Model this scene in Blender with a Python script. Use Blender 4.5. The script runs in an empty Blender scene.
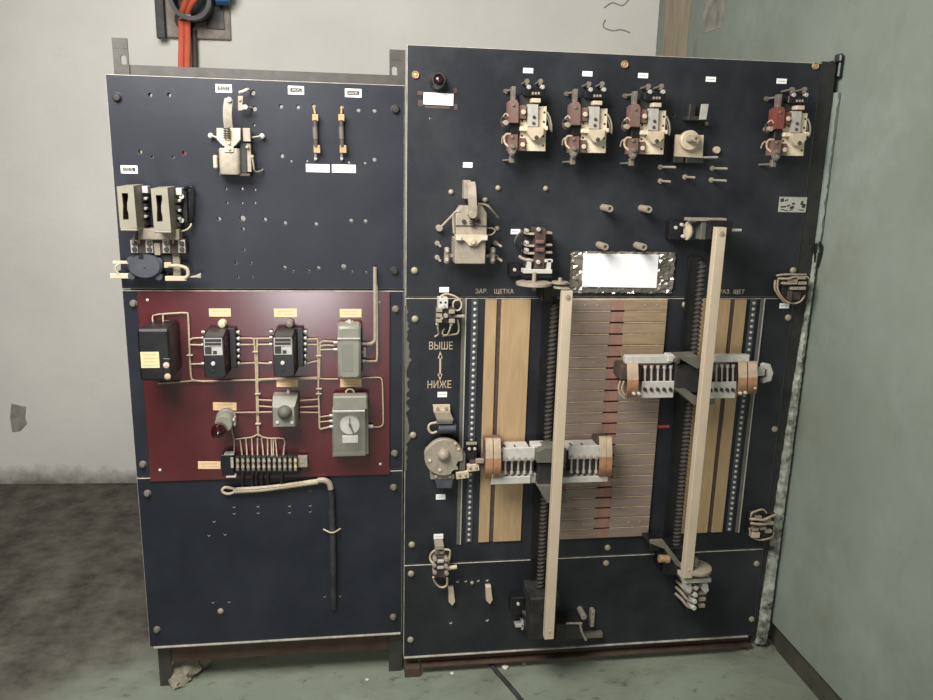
import bpy, bmesh, math, random
from mathutils import Vector, Matrix
random.seed(7)
C = bpy.context.scene.collection
PI = math.pi
# ---------------------------------------------------------------- camera (fitted to the switchboard plane, y = 0)
F, CX, CY = 785.0, 466.5, 350.0
XA = Vector((0.99039536, -0.00843862, 0.13800663))      # world X, down and Y axes seen in camera coordinates
DA = Vector((-0.02368052, 0.97303485, 0.22943934))
YA = Vector((-0.13622141, -0.23050373, 0.96348937))
CAM = Vector((0.0, -2.3, 1.662))
def cw(v): return Vector((v.dot(XA), v.dot(YA), -v.dot(DA)))
def W(px, py, d=0.0):
    """point of the place standing d metres out from the board plane"""
    r = cw(Vector((px - CX, py - CY, F)))
    return CAM + r * ((-d - CAM.y) / r.y)
def FL(px, py, z=0.0):
    r = cw(Vector((px - CX, py - CY, F)))
    return CAM + r * ((z - CAM.z) / r.z)
cam = bpy.data.cameras.new('camera'); co = bpy.data.objects.new('camera', cam); C.objects.link(co)
r_, u_, b_ = cw(Vector((1, 0, 0))), cw(Vector((0, -1, 0))), cw(Vector((0, 0, -1)))
co.matrix_world = Matrix(((r_.x, u_.x, b_.x, CAM.x), (r_.y, u_.y, b_.y, CAM.y), (r_.z, u_.z, b_.z, CAM.z), (0, 0, 0, 1)))
cam.sensor_width = 36; cam.lens = F / 933 * 36; cam.clip_start = 0.05
bpy.context.scene.camera = co
# ---------------------------------------------------------------- materials
def lin(c):
    return tuple((x / 12.92 if x <= .04045 else ((x + .055) / 1.055) ** 2.4) for x in [v / 255 for v in c]) + (1,)
def mat(name, col, rough=.6, metal=0.0, var=.15, scale=30, bump=0.0, bscale=60, dust=0.0, dcol=(120, 112, 98), dscale=9, spec=.5, coat=0.0, croug=.2, stretch=None):
    m = bpy.data.materials.new(name); m.use_nodes = True
    nt = m.node_tree; N = nt.nodes; L = nt.links; bs = N['Principled BSDF']
    tc = N.new('ShaderNodeTexCoord'); src = tc.outputs['Object']
    if stretch:
        mp = N.new('ShaderNodeMapping'); mp.inputs['Scale'].default_value = stretch
        L.new(src, mp.inputs['Vector']); src = mp.outputs['Vector']
    nz = N.new('ShaderNodeTexNoise'); nz.inputs['Scale'].default_value = scale; nz.inputs['Detail'].default_value = 6
    L.new(src, nz.inputs['Vector'])
    c = lin(col); rp = N.new('ShaderNodeValToRGB'); e = rp.color_ramp.elements
    e[0].position = .3; e[1].position = .7
    e[0].color = tuple(x * (1 - var) for x in c[:3]) + (1,); e[1].color = tuple(min(1, x * (1 + var)) for x in c[:3]) + (1,)
    L.new(nz.outputs['Fac'], rp.inputs['Fac']); out = rp.outputs['Color']
    if dust:
        n2 = N.new('ShaderNodeTexNoise'); n2.inputs['Scale'].default_value = dscale; n2.inputs['Detail'].default_value = 9; n2.inputs['Roughness'].default_value = .65
        L.new(src, n2.inputs['Vector'])
        mr = N.new('ShaderNodeMapRange'); mr.inputs['From Min'].default_value = .42; mr.inputs['From Max'].default_value = .75; mr.inputs['To Max'].default_value = dust
        L.new(n2.outputs['Fac'], mr.inputs['Value'])
        mx = N.new('ShaderNodeMix'); mx.data_type = 'RGBA'
        L.new(mr.outputs['Result'], mx.inputs['Factor']); L.new(out, mx.inputs['A']); mx.inputs['B'].default_value = lin(dcol); out = mx.outputs['Result']
        ad = N.new('ShaderNodeMath'); ad.operation = 'MULTIPLY_ADD'; L.new(mr.outputs['Result'], ad.inputs[0]); ad.inputs[1].default_value = .5; ad.inputs[2].default_value = rough; ad.use_clamp = True
        L.new(ad.outputs[0], bs.inputs['Roughness'])
    L.new(out, bs.inputs['Base Color'])
    if not dust: bs.inputs['Roughness'].default_value = rough
    bs.inputs['Metallic'].default_value = metal; bs.inputs['Specular IOR Level'].default_value = spec
    if coat: bs.inputs['Coat Weight'].default_value = coat; bs.inputs['Coat Roughness'].default_value = croug
    if bump:
        n3 = N.new('ShaderNodeTexNoise'); n3.inputs['Scale'].default_value = bscale; n3.inputs['Detail'].default_value = 5
        L.new(src, n3.inputs['Vector'])
        bp = N.new('ShaderNodeBump'); bp.inputs['Strength'].default_value = bump; bp.inputs['Distance'].default_value = .004
        L.new(n3.outputs['Fac'], bp.inputs['Height']); L.new(bp.outputs['Normal'], bs.inputs['Normal'])
    return m
class M: pass
M.slab = mat('slab_black', (28, 31, 40), .42, var=.12, scale=6, bump=.05, bscale=40, dust=.10, dcol=(92, 94, 100), dscale=3, spec=.4)
M.slab2 = mat('slab_dusty', (29, 31, 36), .45, var=.12, scale=6, bump=.05, bscale=40, dust=.26, dcol=(92, 94, 98), dscale=2.6, spec=.4)
M.edge = mat('slab_raw_edge', (165, 160, 150), .8, var=.3, scale=40)
M.red = mat('red_enamel', (80, 24, 29), .24, var=.12, scale=5, dust=.10, dcol=(110, 78, 78), dscale=5, coat=1.0, croug=.21)
M.cream = mat('cream_metal', (200, 184, 158), .5, .05, .1, 60, dust=.3, dcol=(138, 124, 104), dscale=40)
M.gold = mat('passivated_plate', (228, 212, 184), .42, .1, .1, 60, dust=.2, dcol=(164, 142, 116), dscale=40)
M.drab = mat('drab_metal', (157, 147, 131), .55, .1, .15, 60, dust=.35, dcol=(102, 92, 82), dscale=40)
M.boltm = mat('bolt_metal', (158, 148, 126), .5, .1, .15, 60, dust=.4, dcol=(110, 102, 88), dscale=60)
M.zinc = mat('zinc_metal', (190, 186, 178), .42, .25, .12, 80, dust=.3, dcol=(130, 120, 105), dscale=50)
M.white_metal = mat('pale_cast_metal', (200, 197, 188), .5, .1, .08, 80, dust=.3, dcol=(136, 128, 116), dscale=50)
M.steel = mat('dull_steel', (66, 64, 60), .5, .3, .2, 30, dust=.3, dcol=(78, 70, 60), dscale=20)
M.dsteel = mat('dark_steel', (46, 46, 45), .5, .2, .2, 30, dust=.3, dcol=(78, 74, 66), dscale=25)
M.rust = mat('rusty_steel', (78, 60, 50), .75, .2, .3, 18, bump=.2, dust=.4, dcol=(112, 100, 86), dscale=14)
M.black = mat('black_bakelite', (24, 24, 26), .32, 0, .2, 20, dust=.12, dcol=(80, 74, 66), dscale=16)
M.blackd = mat('black_dusty', (30, 29, 29), .6, 0, .2, 20, dust=.3, dcol=(84, 78, 70), dscale=20)
M.brown = mat('brown_bakelite', (110, 82, 74), .5, 0, .15, 40, dust=.4, dcol=(134, 118, 108), dscale=25)
M.redb = mat('red_bakelite', (116, 58, 50), .45, 0, .15, 40, dust=.3, dcol=(134, 100, 90), dscale=25)
M.dbrown = mat('dark_brown', (72, 56, 50), .6, 0, .2, 40, dust=.35, dcol=(110, 98, 86), dscale=25)
M.box = mat('olive_grey_plastic', (134, 129, 114), .5, 0, .08, 20, dust=.2, dcol=(112, 104, 88), dscale=14)
M.boxd = mat('grey_moulding', (92, 90, 82), .6, 0, .12, 20, dust=.3, dcol=(112, 104, 90), dscale=20)
M.slate = mat('slate_plastic', (62, 66, 74), .5, 0, .12, 20, dust=.3, dcol=(100, 98, 94), dscale=14)
M.grey = mat('grey_plastic', (128, 126, 114), .42, 0, .08, 30, dust=.3, dcol=(150, 146, 132), dscale=12)
M.cord = mat('cloth_cord', (178, 158, 134), .9, 0, .25, 120, bump=.3, bscale=300, dust=.35, dcol=(130, 110, 92), dscale=60)
M.cordw = mat('pale_cord', (186, 172, 146), .85, 0, .15, 120, bump=.3, bscale=300)
M.cable = mat('dark_cable', (40, 40, 42), .6, 0, .2, 30, dust=.4, dcol=(92, 88, 82), dscale=20)
M.wireb = mat('black_wire', (34, 30, 30), .6, 0, .2, 60, dust=.4, dcol=(88, 74, 66), dscale=50)
M.lab = mat('white_label', (246, 244, 240), .6, var=.02)
M.labn = mat('blank_label', (252, 252, 252), .6, var=.01)
M.tan = mat('aged_label', (226, 196, 152), .7, var=.08, scale=60)
M.ink = mat('ink', (52, 48, 46), .7)
M.inkl = mat('faded_ink', (150, 116, 84), .7)
M.brass = mat('brass_strip', (186, 158, 120), .42, .15, .12, 14, dust=.5, dcol=(160, 128, 92), dscale=8, stretch=(6, 1, .6))
M.bronze = mat('bar_face', (144, 126, 114), .5, .1, .14, 30, dust=.4, dcol=(118, 102, 92), dscale=18, stretch=(.5, 1, 4))
M.bronze2 = mat('bar_face_brassy', (160, 138, 108), .5, .1, .16, 30, dust=.35, dcol=(128, 110, 92), dscale=18, stretch=(.5, 1, 4))
M.copper = mat('copper_face', (158, 120, 104), .5, .1, .15, 40, dust=.35, dcol=(130, 108, 96), dscale=30)
M.strap = mat('copper_strap', (176, 128, 94), .5, .15, .2, 40, dust=.5, dcol=(192, 164, 138), dscale=24)
M.strapp = mat('pale_strap', (186, 166, 142), .5, .1, .15, 40, dust=.3, dcol=(150, 128, 106), dscale=30)
M.spacer = mat('fibre_spacer', (186, 166, 134), .8, var=.2, scale=60)
M.oldbrass = mat('aged_brass', (178, 150, 112), .45, .2, .15, 60, dust=.4, dcol=(110, 88, 66), dscale=40)
M.finger = mat('dusty_contact', (120, 112, 100), .55, .15, .2, 60, dust=.4, dcol=(80, 72, 64), dscale=40)
M.hole = mat('hole_wall', (70, 66, 62), .9, var=.3, scale=60)
M.labg = mat('grey_nameplate', (176, 174, 168), .5, .1, .1, 60)
M.heap = mat('floor_mortar', (122, 126, 110), .95, 0, .3, 20, bump=.6, bscale=70, dust=.5, dcol=(84, 84, 72), dscale=20)
M.bar = mat('pale_guide_bar', (204, 187, 162), .5, .1, .08, 20, dust=.3, dcol=(166, 146, 122), dscale=12, stretch=(1, 1, .4))
M.screw = mat('screw_steel', (74, 67, 62), .5, .2, .2, 60, dust=.4, dcol=(94, 84, 76), dscale=60)
M.lampred = mat('ruby_glass', (44, 9, 13), .12, 0, .1, 20, coat=.6)
M.lampdark = mat('dark_ruby_glass', (36, 18, 22), .12, 0, .1, 20, coat=.6)
M.paintw = mat('stencil_paint', (190, 172, 146), .8, 0, .2, 80)
M.paintr = mat('red_paint', (186, 60, 58), .7, 0, .15, 80)
M.plaster = mat('loose_plaster', (172, 174, 160), .95, 0, .4, 30, bump=.4, bscale=120, dust=1.3, dcol=(44, 46, 40), dscale=26)
M.rubble = mat('rubble', (150, 144, 124), .95, 0, .3, 30, bump=.6, bscale=80, dust=.5, dcol=(80, 74, 62), dscale=25)
M.chip = mat('white_chip', (205, 203, 190), .9, 0, .1, 60)
M.orange = mat('orange_sheath', (212, 100, 72), .55, 0, .08, 20)
M.maroon = mat('cable_shadow', (58, 40, 38), .6, 0, .2, 20, dust=.3)
M.blue = mat('blue_fitting', (28, 72, 116), .5, 0, .15, 20)
M.tin = mat('weathered_plate', (150, 142, 132), .7, .1, .25, 14, bump=.2, dust=.6, dcol=(92, 80, 72), dscale=12)
def clear(name, col, a, rough=.25):
    m = bpy.data.materials.new(name); m.use_nodes = True; nt = m.node_tree; N = nt.nodes; L = nt.links
    bs = N['Principled BSDF']; bs.inputs['Base Color'].default_value = lin(col); bs.inputs['Roughness'].default_value = rough
    tr = N.new('ShaderNodeBsdfTransparent'); mx = N.new('ShaderNodeMixShader')
    nz = N.new('ShaderNodeTexNoise'); nz.inputs['Scale'].default_value = 25; nz.inputs['Detail'].default_value = 6
    tc = N.new('ShaderNodeTexCoord'); L.new(tc.outputs['Object'], nz.inputs['Vector'])
    mr = N.new('ShaderNodeMapRange'); mr.inputs['To Min'].default_value = max(0, a - .2); mr.inputs['To Max'].default_value = min(1, a + .2)
    L.new(nz.outputs['Fac'], mr.inputs['Value']); L.new(mr.outputs['Result'], mx.inputs['Fac'])
    L.new(tr.outputs[0], mx.inputs[1]); L.new(bs.outputs[0], mx.inputs[2]); L.new(mx.outputs[0], N['Material Output'].inputs['Surface'])
    return m
M.glass = clear('dusty_clear_plastic', (140, 140, 128), .24, .3)
M.tape = mat('crinkled_film', (150, 143, 132), .2, .6, .3, 40)
# ---------------------------------------------------------------- mesh builder
class B:
    def __init__(s): s.bm = bmesh.new(); s.mi = 0
    def m(s, i): s.mi = i; return s
    def face(s, vs):
        try:
            f = s.bm.faces.new(vs); f.material_index = s.mi
        except ValueError: pass
    def boxw(s, x0, x1, y0, y1, z0, z1, bev=.0008, rot=None):
        cx, cy, cz = (x0 + x1) / 2, (y0 + y1) / 2, (z0 + z1) / 2
        h = (abs(x1 - x0) / 2, abs(y1 - y0) / 2, abs(z1 - z0) / 2); b = min(bev, min(h) * .6); V = {}
        ce = Vector((cx, cy, cz))
        for sx in (-1, 1):
            for sy in (-1, 1):
                for sz in (-1, 1):
                    for a in range(3):
                        p = Vector([sg * (h[i] - (0 if i == a else b)) for i, sg in enumerate((sx, sy, sz))])
                        if rot: p = rot @ p
                        V[(sx, sy, sz, a)] = s.bm.verts.new(p + ce)
        for a in range(3):
            o = [i for i in range(3) if i != a]
            for sg in (-1, 1):
                q = []
                for u, v in ((-1, -1), (1, -1), (1, 1), (-1, 1)):
                    k = [0, 0, 0]; k[a] = sg; k[o[0]] = u; k[o[1]] = v; q.append(V[(*k, a)])
                s.face(q)
            for u in (-1, 1):
                for v in (-1, 1):
                    q = []
                    for sg, ax in ((1, o[0]), (-1, o[0]), (-1, o[1]), (1, o[1])):
                        k = [0, 0, 0]; k[a] = sg; k[o[0]] = u; k[o[1]] = v; q.append(V[(*k, ax)])
                    s.face(q)
        for sx in (-1, 1):
            for sy in (-1, 1):
                for sz in (-1, 1): s.face([V[(sx, sy, sz, a)] for a in range(3)])
        return s
    def box(s, px0, py0, px1, py1, d0, d1, bev=.0008, rot=0):
        mx, my = (px0 + px1) / 2, (py0 + py1) / 2
        R = Matrix.Rotation(math.radians(rot), 3, 'Y') if rot else None
        return s.boxw(W(px0, my, d1).x, W(px1, my, d1).x, -d1, -d0, W(mx, py1, d1).z, W(mx, py0, d1).z, bev, R)
    def ring(s, c, ax, r, n, u=None):
        ax = ax.normalized()
        if u is None: u = ax.orthogonal().normalized()
        v = ax.cross(u)
        return [s.bm.verts.new(c + (u * math.cos(2 * PI * i / n) + v * math.sin(2 * PI * i / n)) * r) for i in range(n)]
    def loft(s, rings, cap=True, close=False):
        n = len(rings[0]); m = len(rings)
        for k in range(m if close else m - 1):
            a, b = rings[k], rings[(k + 1) % m]
            for i in range(n): s.face([a[i], a[(i + 1) % n], b[(i + 1) % n], b[i]])
        if cap and not close: s.face(list(reversed(rings[0]))); s.face(rings[-1])
        return s
    def cyl(s, p, q, r, r2=None, n=14):
        ax = q - p; u = ax.normalized().orthogonal().normalized()
        return s.loft([s.ring(p, ax, r, n, u), s.ring(q, ax, r if r2 is None else r2, n, u)])
    def prof(s, c, ax, pr, n=18):
        """lathe: pr = [(radius, distance along ax)]"""
        ax = ax.normalized(); u = ax.orthogonal().normalized()
        return s.loft([s.ring(c + ax * h, ax, max(r, 1e-4), n, u) for r, h in pr])
    def out_(s, px, py, d, pr, n=18):
        """lathe along the outward normal; px, py is where the axis meets distance d; pr = [(radius, d)]"""
        c = W(px, py, d); c.y = 0
        return s.prof(c, Vector((0, -1, 0)), pr, n)
    def cy(s, px, py, d0, d1, r, n=14):
        b = min(.0012, r * .3); return s.out_(px, py, d1, [(r, d0), (r, d1 - b), (r - b, d1)], n)
    def stud(s, bx, by, d1, r, n=10, d0=-.002):
        """stud standing out of the board from the plane point bx, by"""
        c = W(bx, by, 0); return s.prof(Vector((c.x, 0, c.z)), Vector((0, -1, 0)), [(r, d0), (r, d1 - r * .3), (r * .7, d1)], n)
    def tube(s, pts, r, n=8, smooth=3, closed=False):
        P = [W(*p) if not isinstance(p, Vector) else p for p in pts]
        if smooth and len(P) > 2:
            Q = []; m = len(P)
            for i in range(m if closed else m - 1):
                p0 = P[(i - 1) % m] if closed or i else P[0]; p1 = P[i]; p2 = P[(i + 1) % m]; p3 = P[(i + 2) % m] if closed or i + 2 < m else P[-1]
                for k in range(smooth):
                    t = k / smooth
                    Q.append(.5 * ((2 * p1) + (p2 - p0) * t + (2 * p0 - 5 * p1 + 4 * p2 - p3) * t * t + (3 * p1 - p0 - 3 * p2 + p3) * t ** 3))
            if not closed: Q.append(P[-1])
            P = Q
        rings = []; u = None; m = len(P)
        for i, p in enumerate(P):
            if closed: t = P[(i + 1) % m] - P[i - 1]
            else: t = P[min(i + 1, m - 1)] - P[max(i - 1, 0)]
            t = t.normalized() if t.length > 1e-9 else Vector((0, 0, 1))
            if u is None: u = t.orthogonal().normalized()
            u = (u - t * u.dot(t)); u = u.normalized() if u.length > 1e-6 else t.orthogonal().normalized()
            rings.append(s.ring(p, t, r, n, u))
        return s.loft(rings, close=closed)
    def band(s, pts, w, t):
        """flat metal band: pts are (px, py, d) along its centre line, w wide along X, t thick"""
        P = [W(*p) if not isinstance(p, Vector) else p for p in pts]; rings = []
        Q = []
        for i in range(len(P) - 1):
            p0 = P[max(i - 1, 0)]; p1 = P[i]; p2 = P[i + 1]; p3 = P[min(i + 2, len(P) - 1)]
            for k in range(3):
                q = k / 3; Q.append(.5 * ((2 * p1) + (p2 - p0) * q + (2 * p0 - 5 * p1 + 4 * p2 - p3) * q * q + (3 * p1 - p0 - 3 * p2 + p3) * q ** 3))
        Q.append(P[-1]); P = Q
        for i, p in enumerate(P):
            tg = (P[min(i + 1, len(P) - 1)] - P[max(i - 1, 0)]).normalized(); x = Vector((1, 0, 0)); x = (x - tg * x.dot(tg)).normalized(); nn = tg.cross(x)
            rings.append([s.bm.verts.new(p + x * a * w / 2 + nn * b * t / 2) for a, b in ((-1, -1), (1, -1), (1, 1), (-1, 1))])
        return s.loft(rings)
    def prism(s, poly, d0, d1, bev=.001):
        P = [W(x, y, d1) for x, y in poly]; c = sum(P, Vector()) / len(P)
        a = [s.bm.verts.new(Vector((p.x, -d0, p.z))) for p in P]
        b = [s.bm.verts.new(Vector((p.x, -d1 + bev, p.z))) for p in P]
        e = [s.bm.verts.new(Vector((p.x, -d1, p.z)) + (Vector((c.x - p.x, 0, c.z - p.z)).normalized() * bev)) for p in P]
        return s.loft([a, b, e])
    def ball(s, p, r, n=10, sy=1.0):
        k = n // 2; rings = []
        for i in range(k + 1):
            a = PI * i / k; rings.append(s.ring(p + Vector((0, -r * math.cos(a) * sy, 0)), Vector((0, 1, 0)), max(r * math.sin(a), 1e-4), n, Vector((1, 0, 0))))
        return s.loft(rings)
    def mesh(s, name, mats, off, ang=35):
        if off.length: bmesh.ops.translate(s.bm, verts=s.bm.verts, vec=-off)
        bmesh.ops.recalc_face_normals(s.bm, faces=s.bm.faces)
        me = bpy.data.meshes.new(name); s.bm.to_mesh(me); s.bm.free()
        for f in me.polygons: f.use_smooth = True
        me.set_sharp_from_angle(angle=math.radians(ang))
        for q in (mats if isinstance(mats, (list, tuple)) else [mats]): me.materials.append(q)
        return me
    def out(s, name, mats, T=None, label=None):
        o = None
        if T is not None:
            base = T.matrix_world.translation if T.parent is None else T.parent.location
            base = Vector(T.location) if T.parent is None else Vector(T.parent.location)
            o = bpy.data.objects.new(name, s.mesh(name, mats, base)); C.objects.link(o); o.parent = T
            if label: o['label'] = label
        return o
    def one(s, name, mats, label, cat, group=None, kind=None):
        vs = [v.co for v in s.bm.verts]
        c = Vector([(min(v[i] for v in vs) + max(v[i] for v in vs)) / 2 for i in range(3)])
        o = bpy.data.objects.new(name, s.mesh(name, mats, c)); o.location = c; C.objects.link(o)
        if label: o['label'] = label
        if cat: o['category'] = cat
        if group: o['group'] = group
        if kind: o['kind'] = kind
        return o
def thing(name, label, cat, loc, group=None):
    o = bpy.data.objects.new(name, None); o.empty_display_size = .02; C.objects.link(o)
    o.location = loc if isinstance(loc, Vector) else W(*loc)
    o['label'] = label; o['category'] = cat
    if group: o['group'] = group
    return o
def dup(root, delta, label):
    r = root.copy(); C.objects.link(r); r.location = Vector(root.location) + delta; r['label'] = label
    for ch in list(root.children):
        c = ch.copy(); C.objects.link(c); c.parent = r
        for g in list(ch.children):
            d = g.copy(); C.objects.link(d); d.parent = c
    return r
def text(T, s, size, px, py, d, m, name='lettering', sx=1.0, bold=.0004):
    cu = bpy.data.curves.new('t', 'FONT'); cu.body = s; cu.size = size; cu.align_x = 'CENTER'; cu.align_y = 'CENTER'; cu.extrude = .0004; cu.offset = bold
    o = bpy.data.objects.new('t', cu); C.objects.link(o)
    dg = bpy.context.evaluated_depsgraph_get(); me = bpy.data.meshes.new_from_object(o.evaluated_get(dg)); bpy.data.objects.remove(o); bpy.data.curves.remove(cu)
    p = W(px, py, d) - Vector(T.location)
    for v in me.vertices:
        x, y, z = v.co; v.co = Vector((x * sx + p.x, p.y - z, y + p.z))
    me.name = name; me.materials.append(m)
    q = bpy.data.objects.new(name, me); C.objects.link(q); q.parent = T
    return q
# ================================================================ the room
BW, RW = 1.75, 1.448                       # back wall y, right wall x
def wallmat(name, stops, sc, bump, stains, dirt=(120, 112, 98), floor_dirt=None):
    m = bpy.data.materials.new(name); m.use_nodes = True; nt = m.node_tree; N = nt.nodes; L = nt.links; bs = N['Principled BSDF']
    tc = N.new('ShaderNodeNewGeometry'); src = tc.outputs['Position']
    def noise(s, d=8, r=.6, st=None):
        n = N.new('ShaderNodeTexNoise'); n.inputs['Scale'].default_value = s; n.inputs['Detail'].default_value = d; n.inputs['Roughness'].default_value = r
        if st:
            mp = N.new('ShaderNodeMapping'); mp.inputs['Scale'].default_value = st; L.new(src, mp.inputs['Vector']); L.new(mp.outputs['Vector'], n.inputs['Vector'])
        else: L.new(src, n.inputs['Vector'])
        return n.outputs['Fac']
    rp = N.new('ShaderNodeValToRGB'); el = rp.color_ramp.elements
    while len(el) < len(stops): el.new(.5)
    for e, (p, c) in zip(el, stops): e.position = p; e.color = lin(c)
    L.new(noise(sc), rp.inputs['Fac']); col = rp.outputs['Color']
    def mixin(col, fac, c):
        mx = N.new('ShaderNodeMix'); mx.data_type = 'RGBA'; L.new(fac, mx.inputs['Factor']); L.new(col, mx.inputs['A']); mx.inputs['B'].default_value = lin(c); return mx.outputs['Result']
    for s, lo, hi, amt, c, st in stains:
        mr = N.new('ShaderNodeMapRange'); mr.inputs['From Min'].default_value = lo; mr.inputs['From Max'].default_value = hi; mr.inputs['To Max'].default_value = amt
        L.new(noise(s, 10, .7, st), mr.inputs['Value']); col = mixin(col, mr.outputs['Result'], c)
    if floor_dirt:                          # splash dirt low on the plaster
        z0, z1, amt, c = floor_dirt
        sx = N.new('ShaderNodeSeparateXYZ'); L.new(src, sx.inputs[0])
        ad = N.new('ShaderNodeMath'); ad.operation = 'MULTIPLY_ADD'; L.new(noise(6, 9, .7), ad.inputs[0]); ad.inputs[1].default_value = .22; L.new(sx.outputs['Z'], ad.inputs[2])
        mr = N.new('ShaderNodeMapRange'); mr.inputs['From Min'].default_value = z0 + .11; mr.inputs['From Max'].default_value = z1 + .11; mr.inputs['To Min'].default_value = amt; mr.inputs['To Max'].default_value = 0
        L.new(ad.outputs[0], mr.inputs['Value']); col = mixin(col, mr.outputs['Result'], c)
    L.new(col, bs.inputs['Base Color']); bs.inputs['Roughness'].default_value = .85; bs.inputs['Specular IOR Level'].default_value = .25
    bp = N.new('ShaderNodeBump'); bp.inputs['Strength'].default_value = bump; bp.inputs['Distance'].default_value = .01
    L.new(noise(14, 8, .6), bp.inputs['Height']); L.new(bp.outputs['Normal'], bs.inputs['Normal'])
    return m
m_back = wallmat('back_wall_plaster', [(.3, (206, 204, 197)), (.7, (222, 219, 211))], 1.6, .25,
                 [(2.5, .60, .8, .35, (170, 168, 160), None), (9, .68, .8, .4, (150, 146, 136), None)], floor_dirt=(0.0, .10, .85, (100, 90, 78)))
m_right = wallmat('right_wall_plaster', [(.3, (116, 124, 112)), (.7, (138, 146, 136))], 1.3, .2,
                  [(1.6, .5, .7, .6, (150, 158, 150), None), (2.0, .52, .75, .5, (112, 114, 94), None), (5, .58, .72, .45, (92, 97, 85), (1, 1, .35)), (14, .72, .8, .5, (84, 86, 76), None)])
m_floor = wallmat('floor_concrete', [(.3, (112, 119, 104)), (.7, (134, 142, 126))], 1.4, .5,
                  [(3.2, .5, .7, .5, (92, 94, 80), (1, 1.8, 1)), (13, .57, .68, .7, (62, 64, 56), (1, 1.6, 1)), (60, .72, .76, .7, (176, 174, 160), None)])
def worn_floor(m):
    """the green grey paint is worn through to dark dirty concrete beyond a ragged edge"""
    nt = m.node_tree; N = nt.nodes; L = nt.links; bs = N['Principled BSDF']; src = bs.inputs['Base Color'].links[0].from_socket
    g = N.new('ShaderNodeNewGeometry'); sx = N.new('ShaderNodeSeparateXYZ'); L.new(g.outputs['Position'], sx.inputs[0])
    n = N.new('ShaderNodeTexNoise'); n.inputs['Scale'].default_value = 2.2; n.inputs['Detail'].default_value = 9; n.inputs['Roughness'].default_value = .62; L.new(g.outputs['Position'], n.inputs['Vector'])
    a = N.new('ShaderNodeMath'); a.operation = 'MULTIPLY_ADD'; L.new(sx.outputs['X'], a.inputs[0]); a.inputs[1].default_value = -.55; L.new(sx.outputs['Y'], a.inputs[2])
    c = N.new('ShaderNodeMath'); c.operation = 'MULTIPLY_ADD'; L.new(n.outputs['Fac'], c.inputs[0]); c.inputs[1].default_value = 1.1; L.new(a.outputs[0], c.inputs[2])
    mr = N.new('ShaderNodeMapRange'); mr.inputs['From Min'].default_value = .95; mr.inputs['From Max'].default_value = 1.4; L.new(c.outputs[0], mr.inputs['Value'])
    n2 = N.new('ShaderNodeTexNoise'); n2.inputs['Scale'].default_value = 7; n2.inputs['Detail'].default_value = 10; n2.inputs['Roughness'].default_value = .7; L.new(g.outputs['Position'], n2.inputs['Vector'])
    rp = N.new('ShaderNodeValToRGB'); e = rp.color_ramp.elements; e[0].position = .35; e[0].color = lin((58, 56, 50)); e[1].position = .7; e[1].color = lin((108, 103, 94)); L.new(n2.outputs['Fac'], rp.inputs['Fac'])
    mx = N.new('ShaderNodeMix'); mx.data_type = 'RGBA'; L.new(mr.outputs['Result'], mx.inputs['Factor']); L.new(src, mx.inputs['A']); L.new(rp.outputs['Color'], mx.inputs['B']); L.new(mx.outputs['Result'], bs.inputs['Base Color'])
worn_floor(m_floor)
m_base = mat('dark_recess_back', (64, 62, 52), .8, var=.25, scale=10, bump=.3, dust=.4, dcol=(92, 92, 78), dscale=8)
def struct(b, name, m): return b.one(name, m, None, None, kind='structure')
struct(B().boxw(-4.2, RW + .2, -4.6, BW + .2, -.15, 0, .002), 'floor', m_floor)
def byw(x): return 1.736 - .06 * (x + 1.157)        # the back wall is not quite parallel to the board
b = B(); xa, xb = -4.2, RW + .2
v = [[b.bm.verts.new(Vector((x, byw(x) + o, z))) for x, o in ((xa, 0), (xb, 0), (xb, .15), (xa, .15))] for z in (0, 3.4)]
b.loft(v); struct(b, 'wall_back', m_back)
struct(B().boxw(RW, RW + .15, -4.6, byw(RW) + .02, .105, 3.4, .006).boxw(RW + .032, RW + .15, -4.6, byw(RW) + .02, 0, .105, .001), 'wall_right', m_right)
# recess with a dark-coloured back face, under the lower edge of the right wall's plaster
struct(B().boxw(RW + .026, RW + .034, -4.5, 1.5, 0, .104, .002), 'recess_back_right', m_base)
# plaster patches and cracks on the back wall
def patch(poly, d, name, m, label, cat, group=None):
    b = B(); b.prism(poly, d - .012, d, .002); return b.one(name, m, label, cat, group)
M.bare = mat('bare_plaster', (140, 136, 128), .9, 0, .3, 20, bump=.3)
M.scar = mat('grey_scar', (136, 134, 124), .9, 0, .35, 16, bump=.4)
patch([(11, 404), (26, 407), (25, 418), (27, 424), (20, 431), (12, 432), (10, 418)], -byw(W(18, 418, -1.77).x) + .006, 'plaster_scar', M.bare, 'grey chip of bare plaster on the pale wall left of the board', 'wall damage')
M.streak = mat('rust_brown_stain', (150, 138, 118), .9, 0, .25, 6, stretch=(1, 8, .5))
def on_right(y0, y1, z0, z1, name, m, label):
    b = B(); n = 14; random.seed(int(z0 * 100)); L_, R_ = [], []
    for i in range(n + 1):
        z = z0 + (z1 - z0) * i / n; L_.append(Vector((RW - .0015, y0 + random.uniform(-.02, .02) * (1 + (i == 0)), z))); R_.append(Vector((RW - .0015, y1 + random.uniform(-.02, .02), z)))
    l = [[b.bm.verts.new(p + Vector((dx, 0, 0))) for p in L_] for dx in (0, .004)]; r = [[b.bm.verts.new(p + Vector((dx, 0, 0))) for p in R_] for dx in (0, .004)]
    for i in range(n):
        b.face([l[0][i], l[0][i + 1], r[0][i + 1], r[0][i]]); b.face([l[1][i], l[1][i + 1], r[1][i + 1], r[1][i]]); b.face([l[0][i], l[0][i + 1], l[1][i + 1], l[1][i]]); b.face([r[0][i], r[0][i + 1], r[1][i + 1], r[1][i]])
    for i in (0, n): b.face([l[0][i], r[0][i], r[1][i], l[1][i]])
    b.one(name, m, label, 'wall damage')
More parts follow.
